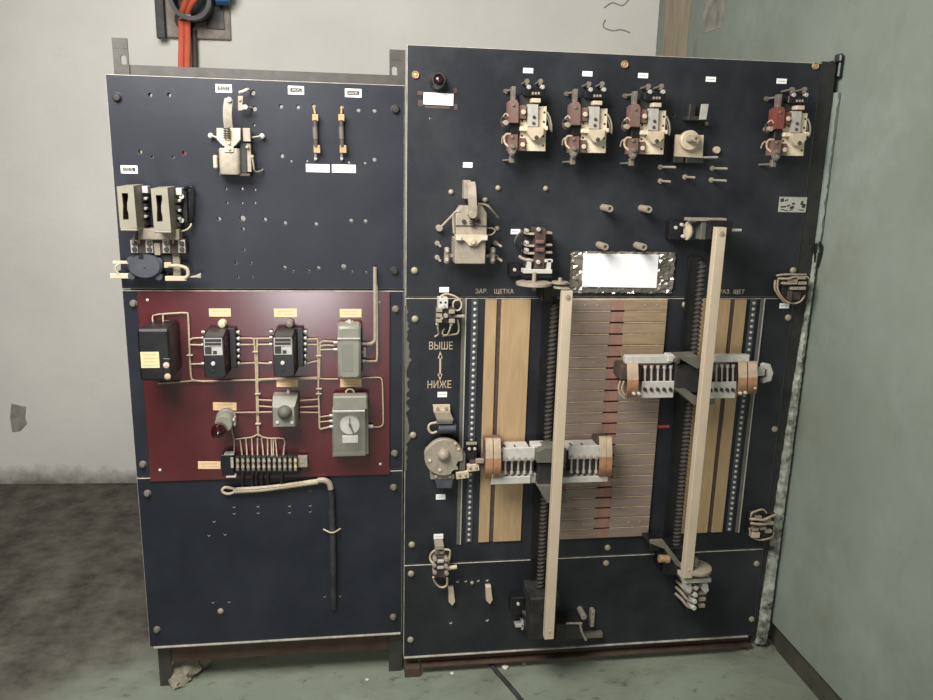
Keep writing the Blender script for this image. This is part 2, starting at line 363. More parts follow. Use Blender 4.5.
on_right(1.2, 1.5, 1.2, 3.3, 'brown_stain', M.streak, 'brown water stain running down the right wall by the back corner')
on_right(.86, 1.05, 2.22, 2.75, 'flaked_patch', M.scar, 'grey flaked patch on the right wall beside the brown stain')
for pts, s_ in (([(604, 8), (612, 3), (622, 6), (630, -2), (640, -6)], 'upper dark crack in the back wall plaster near the corner'), ([(605, 20), (603, 27), (612, 31), (620, 30), (629, 33)], 'lower curved crack in the back wall plaster near the corner')):
    b = B(); b.tube([Vector((W(x, y, -1.6).x, byw(W(x, y, -1.6).x) - .0005, W(x, y, -1.6).z)) for x, y in pts], .0032, 6); b.one('plaster_crack', M.bare, s_, 'wall damage')
# ---------------------------------------------------------------- cable outlet high on the back wall
D = -byw(W(192, 6, -1.7).x) + .012
T = thing('cable_outlet', 'weathered metal wall outlet plate with a dark round pipe mouth, high behind the board', 'cable outlet', W(192, 6, D))
B().box(154, -45, 229, 38, D - .03, D + .02, .003).out('back_plate', M.tin, T)
B().box(154, -45, 163, 38, D + .02, D + .06, .003).out('channel_flange', M.dsteel, T)
B().box(205, -40, 223, 29, D + .02, D + .028, .002).out('cover_strip', M.steel, T)
c = W(196, 4, D); ax = Vector((.04, -1, -.05))
B().prof(c, ax, [(.10, 0), (.10, .02), (.085, .022), (.085, .16), (.09, .16), (.09, .185), (.072, .185), (.07, .05), (.001, .05)], 28).out('pipe_mouth', M.dsteel, T)
B().cyl(W(186, 20, D + .02), W(186, 20, D + .03), .05, n=20).out('flange_stain', M.rust, T)
T = thing('orange_cable', 'pair of orange sheathed cables hanging from the wall outlet behind the board', 'cable', W(184, 30, D + .1))
for k, (a, e) in enumerate(((181.5, 190), (187.5, 199))):
    B().tube([(e + 10, -28, D + .22), (e, -8, D + .2), (a + 2.5, 6, D + .16), (a, 17, D + .12), (a, 40, D + .09), (a - .5, 66, D + .08), (a, 110, D + .07), (a + 1, 300, D + .07), (a + 4, 420, D + .06), (a + 6, 478, D + .05)], .0135, 10).out('sheath', M.orange, T)
B().box(178.5, 13.5, 191.5, 20, D + .09, D + .15, .003).out('black_tape', M.black, T, 'black tape binding')
b = B(); b.tube([(194, 30, D + .03), (194.5, 45, D + .025), (195, 70, D + .025), (197, 200, D + .025), (198, 420, D + .025), (199, 480, D + .025)], .013, 10)
b.one('cable_shadow', M.maroon, 'dark maroon tube standing in for the shadow on the back wall right of the orange cables', 'shadow')  # dark tube added as the shadow beside the orange cables
b = B(); b.cyl(W(211, -6, D + .10), W(233, -8, D + .10), .028, n=16); b.cyl(W(216, 0, D + .10), W(229, 0, D + .10), .022, n=16); b.cyl(W(221, -8, D + .02), W(221, -8, D + .10), .02)
b.one('blue_pipe_fitting', M.blue, 'dark blue pipe fitting at the top edge beside the wall outlet', 'pipe fitting')
# ---------------------------------------------------------------- frames behind the slabs
LX0, LX1, RX0, RX1 = -.654, .1375, .1435, 1.3765
LZ = [1.8735, 1.297, .7312, .1633]; RZ = [1.981, 1.2745, .4038, .0716]
def angle_post(T, x0, x1, y0, y1, z0, z1, t=.005, side=0):
    b = B(); b.boxw(x0, x1, y0, y0 + t, z0, z1, .001)
    xs = (x0, x0 + t) if side == 0 else (x1 - t, x1)
    b.boxw(xs[0], xs[1], y0 + t, y1, z0, z1, .001); b.out('upright', M.steel, T)
FY = .027
T = thing('left_board_frame', 'grey angle iron frame standing behind the narrower left board', 'frame', Vector((-.25, .06, 0)))
def slotted(name, T, x0, x1, z0, z1, sx, sz, sw, sh):
    """flat upright bar with a through slot"""
    b = B(); y0, y1 = FY, FY + .005
    def q(pts):
        r = [[b.bm.verts.new(Vector((x, y, z))) for x, z in pts] for y in (y0, y1)]; return r
    n = 16; inner = [(sx + sw * math.cos(2 * PI * i / n), sz + (sh - sw) * (1 if math.sin(2 * PI * i / n) > 0 else -1) + sw * math.sin(2 * PI * i / n)) for i in range(n)]
    outer = []
    for i in range(n):
        a = 2 * PI * i / n; cx_, sx_ = math.cos(a), math.sin(a); k = 1 / max(abs(cx_), abs(sx_))
        ox, oz = cx_ * k, sx_ * k
        outer.append((x0 + (x1 - x0) * (ox + 1) / 2, (sz - .03) + .06 * (oz + 1) / 2))
    ri, ro = q(inner), q(outer)
    for i in range(n):
        j = (i + 1) % n
        b.face([ro[0][i], ro[0][j], ri[0][j], ri[0][i]]); b.face([ro[1][i], ro[1][j], ri[1][j], ri[1][i]])
        b.face([ri[0][i], ri[0][j], ri[1][j], ri[1][i]]); b.face([ro[0][i], ro[0][j], ro[1][j], ro[1][i]])
    b.boxw(x0, x1, y0, y1, sz + .03, z1, .0005); b.boxw(x0, x1, y0, y1, z0, sz - .03, .0005)
    return b.out(name, M.steel, T)
p0, p1 = W(111.5, 37.5, -FY), W(127, 38, -FY); s_ = W(124.4, 60.5, -FY)
slotted('upright', T, p0.x, p1.x, .0, p0.z, s_.x - .002, s_.z, .0075, .0135)
B().boxw(p0.x, p0.x + .005, FY + .005, FY + .05, 0, p0.z, .0005).out('upright_flange', M.steel, T)
q0, q1 = W(389.5, 49.3, -FY), W(406.5, 50, -FY); s_ = W(394.6, 71.5, -FY)
slotted('upright', T, q0.x, q1.x - .003, .0, q0.z, s_.x, s_.z, .0075, .0135)
B().boxw(q1.x - .008, q1.x - .003, FY + .005, FY + .05, 0, q0.z, .0005).out('upright_flange', M.steel, T)
zt = W(250, 69.5, -FY - .006).z
B().boxw(p0.x + .006, q1.x - .009, FY + .006, FY + .011, zt - .05, zt, .0005).boxw(p0.x + .006, q1.x - .009, FY + .011, FY + .05, zt - .005, zt, .0005).out('top_rail', M.steel, T)
zb = W(300, 654, -FY - .006).z
B().boxw(p0.x + .006, q1.x - .009, FY + .006, FY + .011, zb, zb + .06, .0005).boxw(p0.x + .006, q1.x - .009, FY + .011, FY + .05, zb, zb + .005, .0005).out('bottom_rail', M.rust, T)
B().boxw(LX0 + .012, LX1 - .004, -.004, FY + .004, LZ[3] - .006, LZ[3] - .0005, .001).out('support_ledge', M.edge, T, 'pale edge strip under the slab')
for z in LZ[1:3]: B().boxw(p0.x + .006, q1.x - .009, FY - .001, FY + .0055, z - .03, z + .03, .0005).out('seam_rail', M.blackd, T)
T = thing('right_board_frame', 'dark steel frame carrying the wide right board against the side wall', 'frame', Vector((.76, .06, 0)))
B().boxw(RX0 + .003, RX0 + .05, FY, FY + .005, 0, RZ[0] - .01, .0005).boxw(RX0 + .003, RX0 + .008, FY + .005, FY + .05, 0, RZ[0] - .01, .0005).out('upright', M.rust, T)
xe = 1.4245
B().boxw(RX1 + .001, xe, .004, .009, 0.045, RZ[0] + .006, .0005).boxw(xe - .006, xe, .009, .05, 0.045, RZ[0] + .006, .0005).out('upright', M.dsteel, T)
zb = .026
B().boxw(RX0 + .06, RX1, FY, FY + .006, zb, .12, .0005).boxw(RX0 + .06, RX1, FY - .03, FY, zb, zb + .006, .0005).out('bottom_rail', M.rust, T)
B().boxw(RX0 + .06, RX1, FY, FY + .006, RZ[0] - .06, RZ[0] - .004, .0005).out('top_rail', M.dsteel, T)
B().boxw(RX0 + .001, RX1 - .02, -.004, FY - .001, RZ[3] - .006, RZ[3] - .0005, .001).out('support_ledge', M.edge, T, 'pale edge strip under the slab')
for z in RZ[1:3]: B().boxw(RX0 + .05, RX1, FY - .001, FY + .005, z - .03, z + .03, .0005).out('seam_rail', M.blackd, T)
B().boxw(RX0 + .004, RX0 + .056, -.012, FY, 0, .034, .002).out('foot', M.rust, T)
# ragged plaster fillet between the frame and the side wall
def lerp(z, tab):
    for (a, u), (c, v) in zip(tab, tab[1:]):
        if z <= c: return u + (v - u) * (z - a) / (c - a)
    return tab[-1][1]
def fillet(z0, z1, rows, amp, name, m, LT, RT):
    random.seed(3); b = B(); prev = None
    for i in range(rows + 1):
        z = z0 + (z1 - z0) * i / rows; wl = lerp(z, LT) + random.uniform(-1, 1) * amp; wr = max(lerp(z, RT) + random.uniform(-1, 1) * amp, wl + .005)
        y = -.003 + random.uniform(-1, 1) * amp; mid = wl + (wr - wl) * random.uniform(.3, .7)
        cur = [b.bm.verts.new(v) for v in ((wl, .012, z), (wl + .001, y + .003, z), (mid, y - .003 - random.uniform(0, amp), z), (wr - .001, y, z), (wr, .014, z), (wr, .03, z), (wl, .03, z))]
        if prev:
            for k in range(7): b.face([prev[k], prev[(k + 1) % 7], cur[(k + 1) % 7], cur[k]])
        prev = cur
    struct(b, name, m)
fillet(.035, 1.42, 120, .0014, 'trim_1', M.plaster, [(0, 1.389), (.13, 1.391), (.5, 1.398), (.8, 1.405), (1.07, 1.4135), (1.24, 1.4225), (1.42, 1.428)], [(0, 1.430), (.13, 1.4325), (.6, 1.4345), (1.24, 1.437), (1.42, 1.440)])
fillet(1.42, 1.90, 40, .0008, 'trim_2', m_right, [(0, 1.428), (1.9, 1.4285)], [(0, 1.4405), (1.6, 1.4455), (1.9, 1.4475)])
B().boxw(1.405, RW - .001, .032, .05, .0, 1.96, .001).one('crack_shade', M.cable, 'dark strip added as the shade deep in the crack between the board and the side wall', 'shade strip')  # dark strip added to give the open crack its shade
q = W(843, 60, 0)
b = B(); b.boxw(q.x - .012, q.x + .001, -.004, .03, q.z - .05, q.z + .018, .004); b.boxw(q.x - .03, q.x, -.004, .02, q.z - .008, q.z - .002, .001)
b.one('wall_anchor', M.black, 'black iron anchor at the top corner where the board meets the side wall', 'bracket')
q = W(820, 246, 0)
b = B(); b.tube([(815, 262, .002), (815.5, 246, .008), (820, 243, .016), (821, 252, .014), (817, 266, .004)], .004, 8)
b.one('wall_anchor', M.black, 'short black hook in the plaster joint halfway up the side wall', 'bracket')
# ---------------------------------------------------------------- rubble, chips and the rod on the floor
def lump(c, r, seed, flat=.6):
    random.seed(seed); b = B(); b.ball(c, r, 12)
    for v in b.bm.verts:
        d = (v.co - c); k = 1 + random.uniform(-.28, .28); v.co = c + Vector((d.x * k, d.y * k, d.z * k * flat))
    return b
for k, (px, py, r) in enumerate(((185, 676, .045), (198, 667, .035), (176, 686, .03))):
    p = FL(px, py + 4); lump(p + Vector((0, .03, r * .4)), r, k, .8).one('mortar_lump', M.rubble, ['biggest crusty mortar lump beside the left foot of the left board', 'mortar lump on the right side of the heap under the left board', 'lowest mortar lump, right against the left foot'][k], 'mortar lump', 'mortar lumps at the left foot')
for k, (px, py, r, s) in enumerate(((505, 668, .012, 'largest white plaster chip on the floor under the right board'), (452, 674, .007, 'white chip by the right foot of the left board'), (418, 673, .009, 'white chip against the corner foot of the right board'), (412, 676, .007, 'leftmost white chip at the corner foot of the right board'), (524, 664, .006, 'small white chip on the floor below the crank of the right board'), (367, 680, .006, 'tiny white chip on the floor under the left board'))):
    p = FL(px, py); lump(p + Vector((0, 0, r * .35)), r, 20 + k, .6).one('plaster_chip', M.chip, s, 'plaster chip', 'chips on the floor')
b = B(); b.tube([FL(484, 655) + Vector((0, .03, .011)), FL(492, 668) + Vector((0, 0, .0085)), FL(505, 683) + Vector((0, 0, .0085)), FL(520, 701) + Vector((0, 0, .0085)), FL(545, 735) + Vector((0, 0, .0085))], .0075, 10)
b.one('floor_cable', M.cable, 'thin dark cable running over the floor from under the right board', 'cable')
# ================================================================ slabs with drilled holes
def slab(name, label, x0, x1, z0, z1, holes, m, t=.024, hm=None):
    cu = bpy.data.curves.new('s', 'CURVE'); cu.dimensions = '2D'; cu.fill_mode = 'BOTH'; cu.extrude = t / 2 - .0015; cu.bevel_depth = .0015; cu.bevel_resolution = 0; cu.offset = -.0015
    def sp(pts):
        s = cu.splines.new('POLY'); s.points.add(len(pts) - 1); s.use_cyclic_u = True
        for p, q in zip(s.points, pts): p.co = (*q, 0, 1)
    sp([(x0, z0), (x1, z0), (x1, z1), (x0, z1)])
    for px, py, r in holes:
        c = W(px, py, 0); sp([(c.x + r * math.cos(2 * PI * i / 14), c.z + r * math.sin(2 * PI * i / 14)) for i in range(14)])
    o = bpy.data.objects.new('s', cu); C.objects.link(o)
    me = bpy.data.meshes.new_from_object(o.evaluated_get(bpy.context.evaluated_depsgraph_get())); bpy.data.objects.remove(o)
    cc = Vector(((x0 + x1) / 2, 0, (z0 + z1) / 2))
    for v in me.vertices:
        x, y, z = v.co; v.co = Vector((x - cc.x, t / 2 - z, y - cc.z))
    me.name = name; me.materials.clear(); me.materials.append(m); me.materials.append(M.edge); me.materials.append(hm or M.hole)
    me.update()
    for f in me.polygons:
        f.use_smooth = False; q = f.center; edge = min(abs(abs(q.x) - (x1 - x0) / 2), abs(abs(q.z) - (z1 - z0) / 2)) < .003; f.material_index = 0 if abs(f.normal.y) > .95 else (1 if edge else 2)
    R = bpy.data.objects.new(name, me); R.location = cc; C.objects.link(R); R['label'] = label; R['category'] = 'panel'
    return R
bolt_me = {}
def bolt(T, px, py, kind='dome', r=.0105):
    k = (kind, r)
    if k not in bolt_me:
        b = B()
        if kind == 'dome': pr = [(r, 0), (r, .002), (r * .92, .0045), (r * .7, .0065), (r * .35, .0078), (0, .008)]
        elif kind == 'ring': pr = [(r, 0), (r, .004), (r * .85, .006), (r * .7, .005), (r * .66, .003), (r * .3, .0045), (0, .005)]
        elif kind in ('black', 'dull'): pr = [(r * 1.25, 0), (r * 1.25, .002), (r, .003), (r, .008), (r * .8, .0115), (0, .0125)]
        b.prof(Vector(), Vector((0, -1, 0)), pr, 18)
        bolt_me[k] = b.mesh('bolt', {'dome': M.boltm, 'ring': M.oldbrass, 'black': M.blackd, 'dull': M.finger}[kind], Vector())
    o = bpy.data.objects.new('bolt', bolt_me[k]); C.objects.link(o); o.parent = T; p = W(px, py, 0); o.location = p - Vector(T.location); return o
h = .0052; s = .0032; g = .0085
SLU = slab('slab', 'top slab of the left board, dark blue grey with many drilled holes', LX0, LX1, LZ[1] + .003, LZ[0],
  [(150, 95, h), (169, 95, h), (281, 106.5, h), (298, 107, h), (313.7, 106, h), (341.7, 107, h), (358.5, 110, h), (374.5, 110.5, h), (282, 156, h), (374.5, 159.5, h), (291, 161, s), (307, 161, s), (349, 162.5, s), (365, 163, s),
   (140, 152, h), (152, 157, s), (173, 157, s), (184, 153, h), (226, 189, s), (242, 189, h - .001), (255, 190, s), (227, 203, s), (242, 203, s), (255, 203, s), (219, 219, h), (242.5, 218.5, .008), (265, 219.5, h),
   (243, 229, h - .001), (244, 250, s), (236, 263, s), (251, 263, s), (238, 277, s), (252, 277, s), (285, 223, h), (316, 224, h), (351, 220.5, h), (365.5, 221, h),
   (284.5, 267.5, h), (293, 271, s), (309, 271, s), (318.5, 268, h), (343.5, 266.5, .0075), (352, 271.5, s), (366, 272.5, s), (252.8, 92.8, .0065), (254.4, 108.8, .0065), (254, 125, s)], M.slab)
for p in ((117.5, 97.5), (395.5, 109.5), (122.5, 274), (394.5, 271)): bolt(SLU, *p, 'black')
SLM = slab('slab', 'middle slab of the left board, dark, mostly covered by the red sheet', LX0, LX1, LZ[2] + .003, LZ[1] - .002, [], M.slab)
for p in ((133.5, 303.5), (395.5, 309), (143, 464), (394.5, 453)): bolt(SLM, *p, 'dull', .0085)
SLL = slab('slab', 'bottom slab of the left board, plain near-black with a hanging cable', LX0, LX1, LZ[3], LZ[2] - .002,
  [(234, 506.5, s), (258, 506, s), (289.5, 505.5, s), (234, 513, s), (258, 512.5, s), (289.5, 512, s), (310, 505, s), (310, 511, s), (289, 492, s), (310, 490, s), (209, 535, s), (225, 534, s), (213, 602, s), (229, 601.5, s), (324.5, 596, s), (340, 595.5, s), (214, 521, s)], M.slab, hm=M.finger)
for p in ((147.5, 493), (393.5, 487), (157, 629), (393, 616.5)): bolt(SLL, *p, 'dull', .0085)
b = B(); b.out_(220.5, 611.5, .004, [(.009, 0), (.009, .003), (.006, .005), (0, .005)], 14); b.out('plug', M.drab, SLL, 'pale plug in a hole')
SRU = slab('slab', 'top slab of the right board, dusty dark slab carrying the contactor row', RX0, RX1, RZ[1] + .003, RZ[0], [(674, 115, .004), (430, 118, .003), (436, 81, .003)], M.slab2)
for p, k in (((415.5, 75), 'ring'), ((624.5, 64.5), 'ring'), ((815, 66), 'ring'), ((414.5, 270.5), 'dome'), ((793, 270.5), 'dome')): bolt(SRU, *p, k)
for p in ((451, 192), (485, 200), (498, 188), (545.6, 188.5), (497, 228.5)): bolt(SRU, *p, 'dome', .0078)
SRM = slab('slab', 'middle slab of the right board, dark, with brass strips and contact bars', RX0, RX1, RZ[2] + .003, RZ[1] - .001, [], M.slab2)
for p in ((415, 319), (413, 435), (411.8, 544.5), (685, 304.5), (788, 317.5), (774.5, 429), (607.5, 547.5), (652, 547)): bolt(SRM, *p, 'dome')
SRL = slab('slab', 'bottom slab of the right board, dark, with the crank drive and two pale pegs', RX0, RX1, RZ[3], RZ[2] - .001, [(457.5, 581.5, s), (465.5, 581, s), (478, 580.5, s), (487, 580, s), (450.5, 622.5, .004), (487, 620, .004)], M.slab2, hm=M.edge)
for p in ((411, 573.5), (606, 563), (756.5, 563.5), (410.5, 639.5), (751.5, 619)): bolt(SRL, *p, 'dome')
bolt(SRL, 472, 582.5, 'dome', .006)

b = B(); random.seed(5); prev = None
for i in range(61):
    z = 1.25 - .52 * i / 60; w = .004 + max(0, random.gauss(.002, .004)) + (.006 if 12 < i < 22 or 40 < i < 50 else 0)
    cur = [b.bm.verts.new(v) for v in ((RX0 - .0005, .004, z), (RX0 - .0005, -.0016, z), (RX0 + w, -.0014, z), (RX0 + w, .004, z))]
    if prev:
        for k in range(4): b.face([prev[k], prev[(k + 1) % 4], cur[(k + 1) % 4], cur[k]])
    prev = cur
b.out('plaster_smear', M.boxd, SRM, 'dried plaster smeared along the left edge')
b = B(); random.seed(9); n = 16; q = FL(757, 642)
g = [[b.bm.verts.new(Vector((q.x - .15 + .2 * i / n, q.y - .10 + .16 * j / n, -.004 + max(0, 1 - ((i / n - .62) / .55) ** 2 - ((j / n - .6) / .5) ** 2) * .035 * random.uniform(.55, 1.25)))) for j in range(n + 1)] for i in range(n + 1)]
for i in range(n):
    for j in range(n): b.face([g[i][j], g[i + 1][j], g[i + 1][j + 1], g[i][j + 1]])
b.one('mortar_heap', M.heap, 'low heap of crumbled mortar on the floor at the foot of the plaster joint', 'mortar heap')
# ================================================================ labels
def dashes(b, px0, py0, px1, py1, d, rows=2, seed=0, hgt=.0012):
    """faded print: rows of short strokes too worn to read"""
    rnd = random.Random(seed); a, c = W(px0, py0, d), W(px1, py1, d)
    for r in range(rows):
        z = a.z + (c.z - a.z) * (r + .5) / rows; x = a.x + (c.x - a.x) * rnd.uniform(0, .12)
        while x < c.x - .003:
            w = rnd.uniform(.002, .007); b.boxw(x, min(x + w, c.x), -d - .0002, -d, z - hgt / 2, z + hgt / 2, .0001); x += w + rnd.uniform(.0008, .003)
    return b
def tag_label(px0, py0, px1, py1, m, ink, label, seed, rows=2, name='name_label', framed=False, rot=0, d=.0, grp=None):
    T = thing(name, label, 'label', ((px0 + px1) / 2, (py0 + py1) / 2, d), grp)
    B().box(px0, py0, px1, py1, d - .0008, d + .0014, .0003, rot).out('plate', m, T)
    if framed:
        w, h_ = px1 - px0, py1 - py0; B().box(px0 + w * .13, py0 + h_ * .24, px1 - w * .13, py1 - h_ * .24, d + .0014, d + .0017, .0001).out('printed_field', M.ink, T, 'dark printed field')
        dashes(B(), px0 + w * .2, py0 + h_ * .3, px1 - w * .2, py1 - h_ * .3, d + .0019, 2, seed, .0009).out('print', M.lab, T)
    elif ink:
        w, h_ = px1 - px0, py1 - py0; dashes(B(), px0 + w * .12, py0 + h_ * .15, px1 - w * .12, py1 - h_ * .15, d + .0016, rows, seed).out('print', ink, T)
    return T
G1 = 'framed labels on the top left slab'
tag_label(215.5, 84.3, 231.8, 92.6, M.lab, None, 'small framed white label above the lever of the beige tripping relay', 1, framed=True, grp=G1)
tag_label(288, 86, 304, 94.5, M.lab, None, 'small framed white label above a pair of holes, middle of three in the top row', 2, framed=True, grp=G1)
tag_label(345, 88.8, 361.5, 97.3, M.lab, None, 'small framed white label above the right tube fuse', 3, framed=True, grp=G1)
tag_label(120.8, 165.5, 137.5, 173.5, M.lab, None, 'small framed white label above the left slotted switch box', 4, framed=True, grp=G1)
G2 = 'blank fuse labels'
tag_label(306, 164.2, 329.7, 172.2, M.labn, None, 'blank white label under the left tube fuse', 0, grp=G2, name='blank_label')
tag_label(332, 164.6, 355.8, 172.8, M.labn, None, 'blank white label under the right tube fuse', 0, grp=G2, name='blank_label')
# ================================================================ fuses
for k, (x0, x1, t, lab) in enumerate(((312.2, 318.2, 313.7, 'tube fuse in brass clips above the left blank label'), (338.3, 344.5, 341.7, 'tube fuse in brass clips above the right blank label'))):
    xm = (x0 + x1) / 2; T = thing('tube_fuse', lab, 'fuse', (xm, 133, 0), 'tube fuses')
    B().out_(xm, 117.5, .02, [(.004, 0), (.004, .02)], 10).box(x0, 114, x1, 121, .014, .024, .001).cyl(W(xm, 114, .016), W(t, 106, -.006), .0028).out('top_clip', M.oldbrass, T)
    B().cyl(W(xm - .3, 120, .02), W(xm + .9, 147, .02), .0068, n=14).out('fuse_tube', M.dbrown, T)
    B().cyl(W(xm - .2, 127, .0205), W(xm + .4, 139, .0205), .0071, n=14).out('paper_band', M.boxd, T)
    B().out_(xm + 1, 149, .02, [(.004, 0), (.004, .02)], 10).box(x0 + 1.4, 145, x1 + 2, 153, .014, .025, .001).out('bottom_clip', M.oldbrass, T)
    B().cyl(W(xm + .5, 153, .016), W(xm + .3, 160, .004), .0034).cy(xm + .4, 158.5, 0, .012, .0042).out('terminal_screw', M.zinc, T)
# ================================================================ tripping relay with the upright lever
T = thing('tripping_relay', 'beige tripping relay with an upright lever and rounded coil on the top left slab', 'relay', (230, 140, 0))
B().band([(228.6, 128, .058), (227.6, 118, .064), (227.6, 108, .066), (229, 99, .064)], .0225, .006).out('lever', M.drab, T)
B().cy(229, 99.5, .06, .075, .007).out('lever_screw', M.zinc, T)
B().prism([(216.5, 128), (240.5, 128), (240.5, 139.5), (235, 146), (223, 146), (216.5, 139)], .035, .062, .0015).out('hinge_plate', M.cream, T)
b = B(); b.tube([(226.8 + 3.2 * math.cos(t * 2 * PI / 8), 127.5 + t * .28 + .6 * math.sin(t * 2 * PI / 8), .07 + .008 * math.sin(t * 2 * PI / 8)) for t in range(41)], .0017, 6, 1); b.out('spring', M.steel, T)
B().prism([(224.5, 146), (233.5, 146), (233.5, 152), (224.5, 152)], .05, .0655).cy(228.5, 142.8, .06, .068, .005).cy(229.3, 148.6, .06, .07, .0045).out('clamp_tab', M.cream, T)
c0, c1 = W(219.5, 148, .03), W(219.5, 174, .03); xr = W(240.5, 160, .05).x
b = B(); n = 18
rings = []
for z, k in ((c0.z, .92), (c0.z - .004, 1), (c1.z + .004, 1), (c1.z, .94)):
    xm, hw = (c0.x + xr) / 2, (xr - c0.x) / 2
    rings.append([b.bm.verts.new(Vector((xm + hw * k * (abs(math.cos(a)) ** .45) * (1 if math.cos(a) > 0 else -1), -.036 - .026 * k * (abs(math.sin(a)) ** .6) * (1 if math.sin(a) > 0 else -1), z))) for a in [2 * PI * (i + .5) / n for i in range(n)]])
b.loft(rings).out('coil', M.drab, T)
B().box(213, 155, 217, 168.5, .02, .045, .003).out('side_lug', M.cream, T)
B().box(242.8, 128, 250.3, 141.5, .02, .05, .001).out('side_plate', M.drab, T)
B().box(240.5, 143, 246.5, 173, .004, .045, .001).out('core', M.dsteel, T)
B().box(246.5, 143, 251, 172, .01, .04, .001).cy(247, 147, .04, .05, .0045).out('yoke', M.drab, T)
B().box(219, 173.2, 250, 176, .0, .05, .001).out('base_foot', M.dbrown, T)
B().tube([(252, 156, .045), (253.5, 165, .045), (255, 171.5, .035), (261, 171, .018), (263, 169.5, .004)], .0024, 8).cy(252, 156.5, .035, .05, .0045).out('hook_wire', M.drab, T)
B().prism([(237.8, 96), (243, 95.8), (242.2, 105), (246, 105), (246, 109.5), (238, 111)], .04, .046).cy(239.6, 100, .046, .05, .004).out('fixed_contact', M.drab, T)
B().cyl(W(245.5, 107, .046), W(252, 108, .0), .003).cy(245.3, 107, .04, .052, .0065).out('contact_screw', M.zinc, T)
B().tube([(239, 92.5, .04), (243, 91.5, .035), (248, 89.5, .03), (251, 92, -.006)], .0042, 8).out('braid', M.zinc, T, 'frayed metal braid')
for (px, py, ex, ey) in ((210.5, 135.5, 217, 137.5), (262, 136, 252, 137.5)):
    B().cyl(W(px, py, .02), W(ex, ey, .035), .0025).cy(px, py, -.002, .024, .0048).cy(px, py, .016, .022, .0072).out('terminal_stud', M.zinc, T)
# ================================================================ twin slotted switch boxes
T = thing('slotted_switch', 'pair of olive grey slotted switch boxes with a brown terminal board at the left edge', 'switch', (155, 220, 0))
def slot_box(x, y, lab):
    """a tapering hollow box; its front has a waisted slot"""
    P = lambda a, b_, d: W(x + a, y + b_, d)
    fr = [(0, 0), (16.6, -.8), (20.3, 41.5), (3.4, 41.5)]
    b = B(); d1, d0 = .118, .02
    slot = [(5, 6.5), (11.3, 6.5), (11.5, 11), (10.4, 17), (10.6, 23), (11.9, 28), (12, 33), (6.4, 33), (6.2, 26), (6.4, 19), (5.6, 12)]
    F_ = [P(a, q, d1) for a, q in fr]; n = len(slot); S_ = [P(a, q, d1) for a, q in slot]
    # ring of points on the outline matching the slot points by angle
    cx_ = sum((s.x for s in S_)) / n; cz_ = sum((s.z for s in S_)) / n
    O = []
    for q in S_:
        best = None
        for i in range(4):
            A, Bq = F_[i], F_[(i + 1) % 4]; dx, dz = q.x - cx_, q.z - cz_; ex, ez = Bq.x - A.x, Bq.z - A.z; den = dx * ez - dz * ex
            if abs(den) < 1e-12: continue
            t = ((A.x - cx_) * ez - (A.z - cz_) * ex) / den; u = ((A.x - cx_) * dz - (A.z - cz_) * dx) / den
            if t > 0 and -1e-6 <= u <= 1 + 1e-6 and (best is None or t < best): best = t
        O.append(Vector((cx_ + (q.x - cx_) * best, -d1, cz_ + (q.z - cz_) * best)))
    for cnr in F_:
        i = min(range(n), key=lambda k: (O[k] - cnr).length); O[i] = cnr.copy()
    vo = [b.bm.verts.new(p) for p in O]; vi = [b.bm.verts.new(p) for p in S_]; vd = [b.bm.verts.new(p + Vector((0, .05, 0))) for p in S_]
    vb = [b.bm.verts.new(Vector((p.x * 1.0 + (p.x - cx_) * .05, -d0, p.z + (p.z - cz_) * .04))) for p in O]
    for i in range(n):
        j = (i + 1) % n
        b.m(0).face([vo[i], vo[j], vi[j], vi[i]]); b.m(1).face([vi[i], vi[j], vd[j], vd[i]]); b.m(0).face([vo[j], vo[i], vb[i], vb[j]])
    b.m(1).face(vd); b.m(0).face(list(reversed(vb)))
    q = b.out('switch_box', [M.box, M.dbrown], T)
    B().box(x + 3.6, y + 42, x + 20.5, y + 44.6, .03, .122, .002).out('lip', M.box, q)
    B().box(x + 25, y - .5, x + 31, y + 6.5, .02, .05, .001).out('clip', M.zinc, q)
    b = B()
    for yy in (y + 10, y + 17, y + 26, y + 34): b.box(x + 22, yy, x + 30, yy + 5, .008, .05, .002)
    b.out('contact_block', M.blackd, q)
    b = B()
    for yy in (y + 12, y + 22, y + 30): b.cy(x + 28.5, yy, .04, .058, .0042)
    b.out('contact_screw', M.zinc, q)
slot_box(116.7, 186.6, ''); slot_box(150.7, 188.6, '')
B().box(138, 229, 179, 240, .004, .06, .002).out('base_casting', M.drab, T)
B().box(131, 238.8, 186, 254, .018, .042, .002).out('terminal_board', M.dbrown, T)
for x in (130.5, 145.5, 162.5, 178): 
    q = B().box(x, 240, x + 7.2, 253, .042, .046, .0008).out('terminal_plate', M.zinc, T)
    B().cy(x + 3.6, 243.6, .046, .052, .0065).cy(x + 3.6, 249.6, .046, .052, .0065).out('terminal_screw', M.screw, q)
dashes(B().box(154.3, 243, 160, 255, .042, .044, .0004), 154.8, 243.5, 159.5, 254.5, .0442, 4, 5).out('ornate_tag', M.drab, T)
for x in (133.5, 139, 168, 173): B().tube([(x, 243, .05), (x + .5, 236, .062), (x + 1.5, 229, .05)], .0028, 8).out('lead', M.cord, T)
B().tube([(185, 189, .02), (190, 186.5, .03), (193, 190, .03), (192, 212, .028), (191, 224, .02)], .0055, 10).out('black_tube', M.black, T)
for y in (196.5, 220.5): B().cyl(W(183, y, 0), W(181.5, y, .045), .0065).out('screw', M.zinc, T)
B().box(176, 187, 187, 223, .0, .022, .002).out('arc_plate', M.blackd, T)
B().tube([(177, 231.5, .03), (186, 230, .03), (191, 225, .026), (191, 218, .015)], .0026, 8).out('white_lead', M.cordw, T)
T = thing('oval_relay', 'slate grey oval relay cover with cream terminals at the bottom left of the top slab', 'relay', (144, 267, 0))
c = W(144.3, 267, .06)
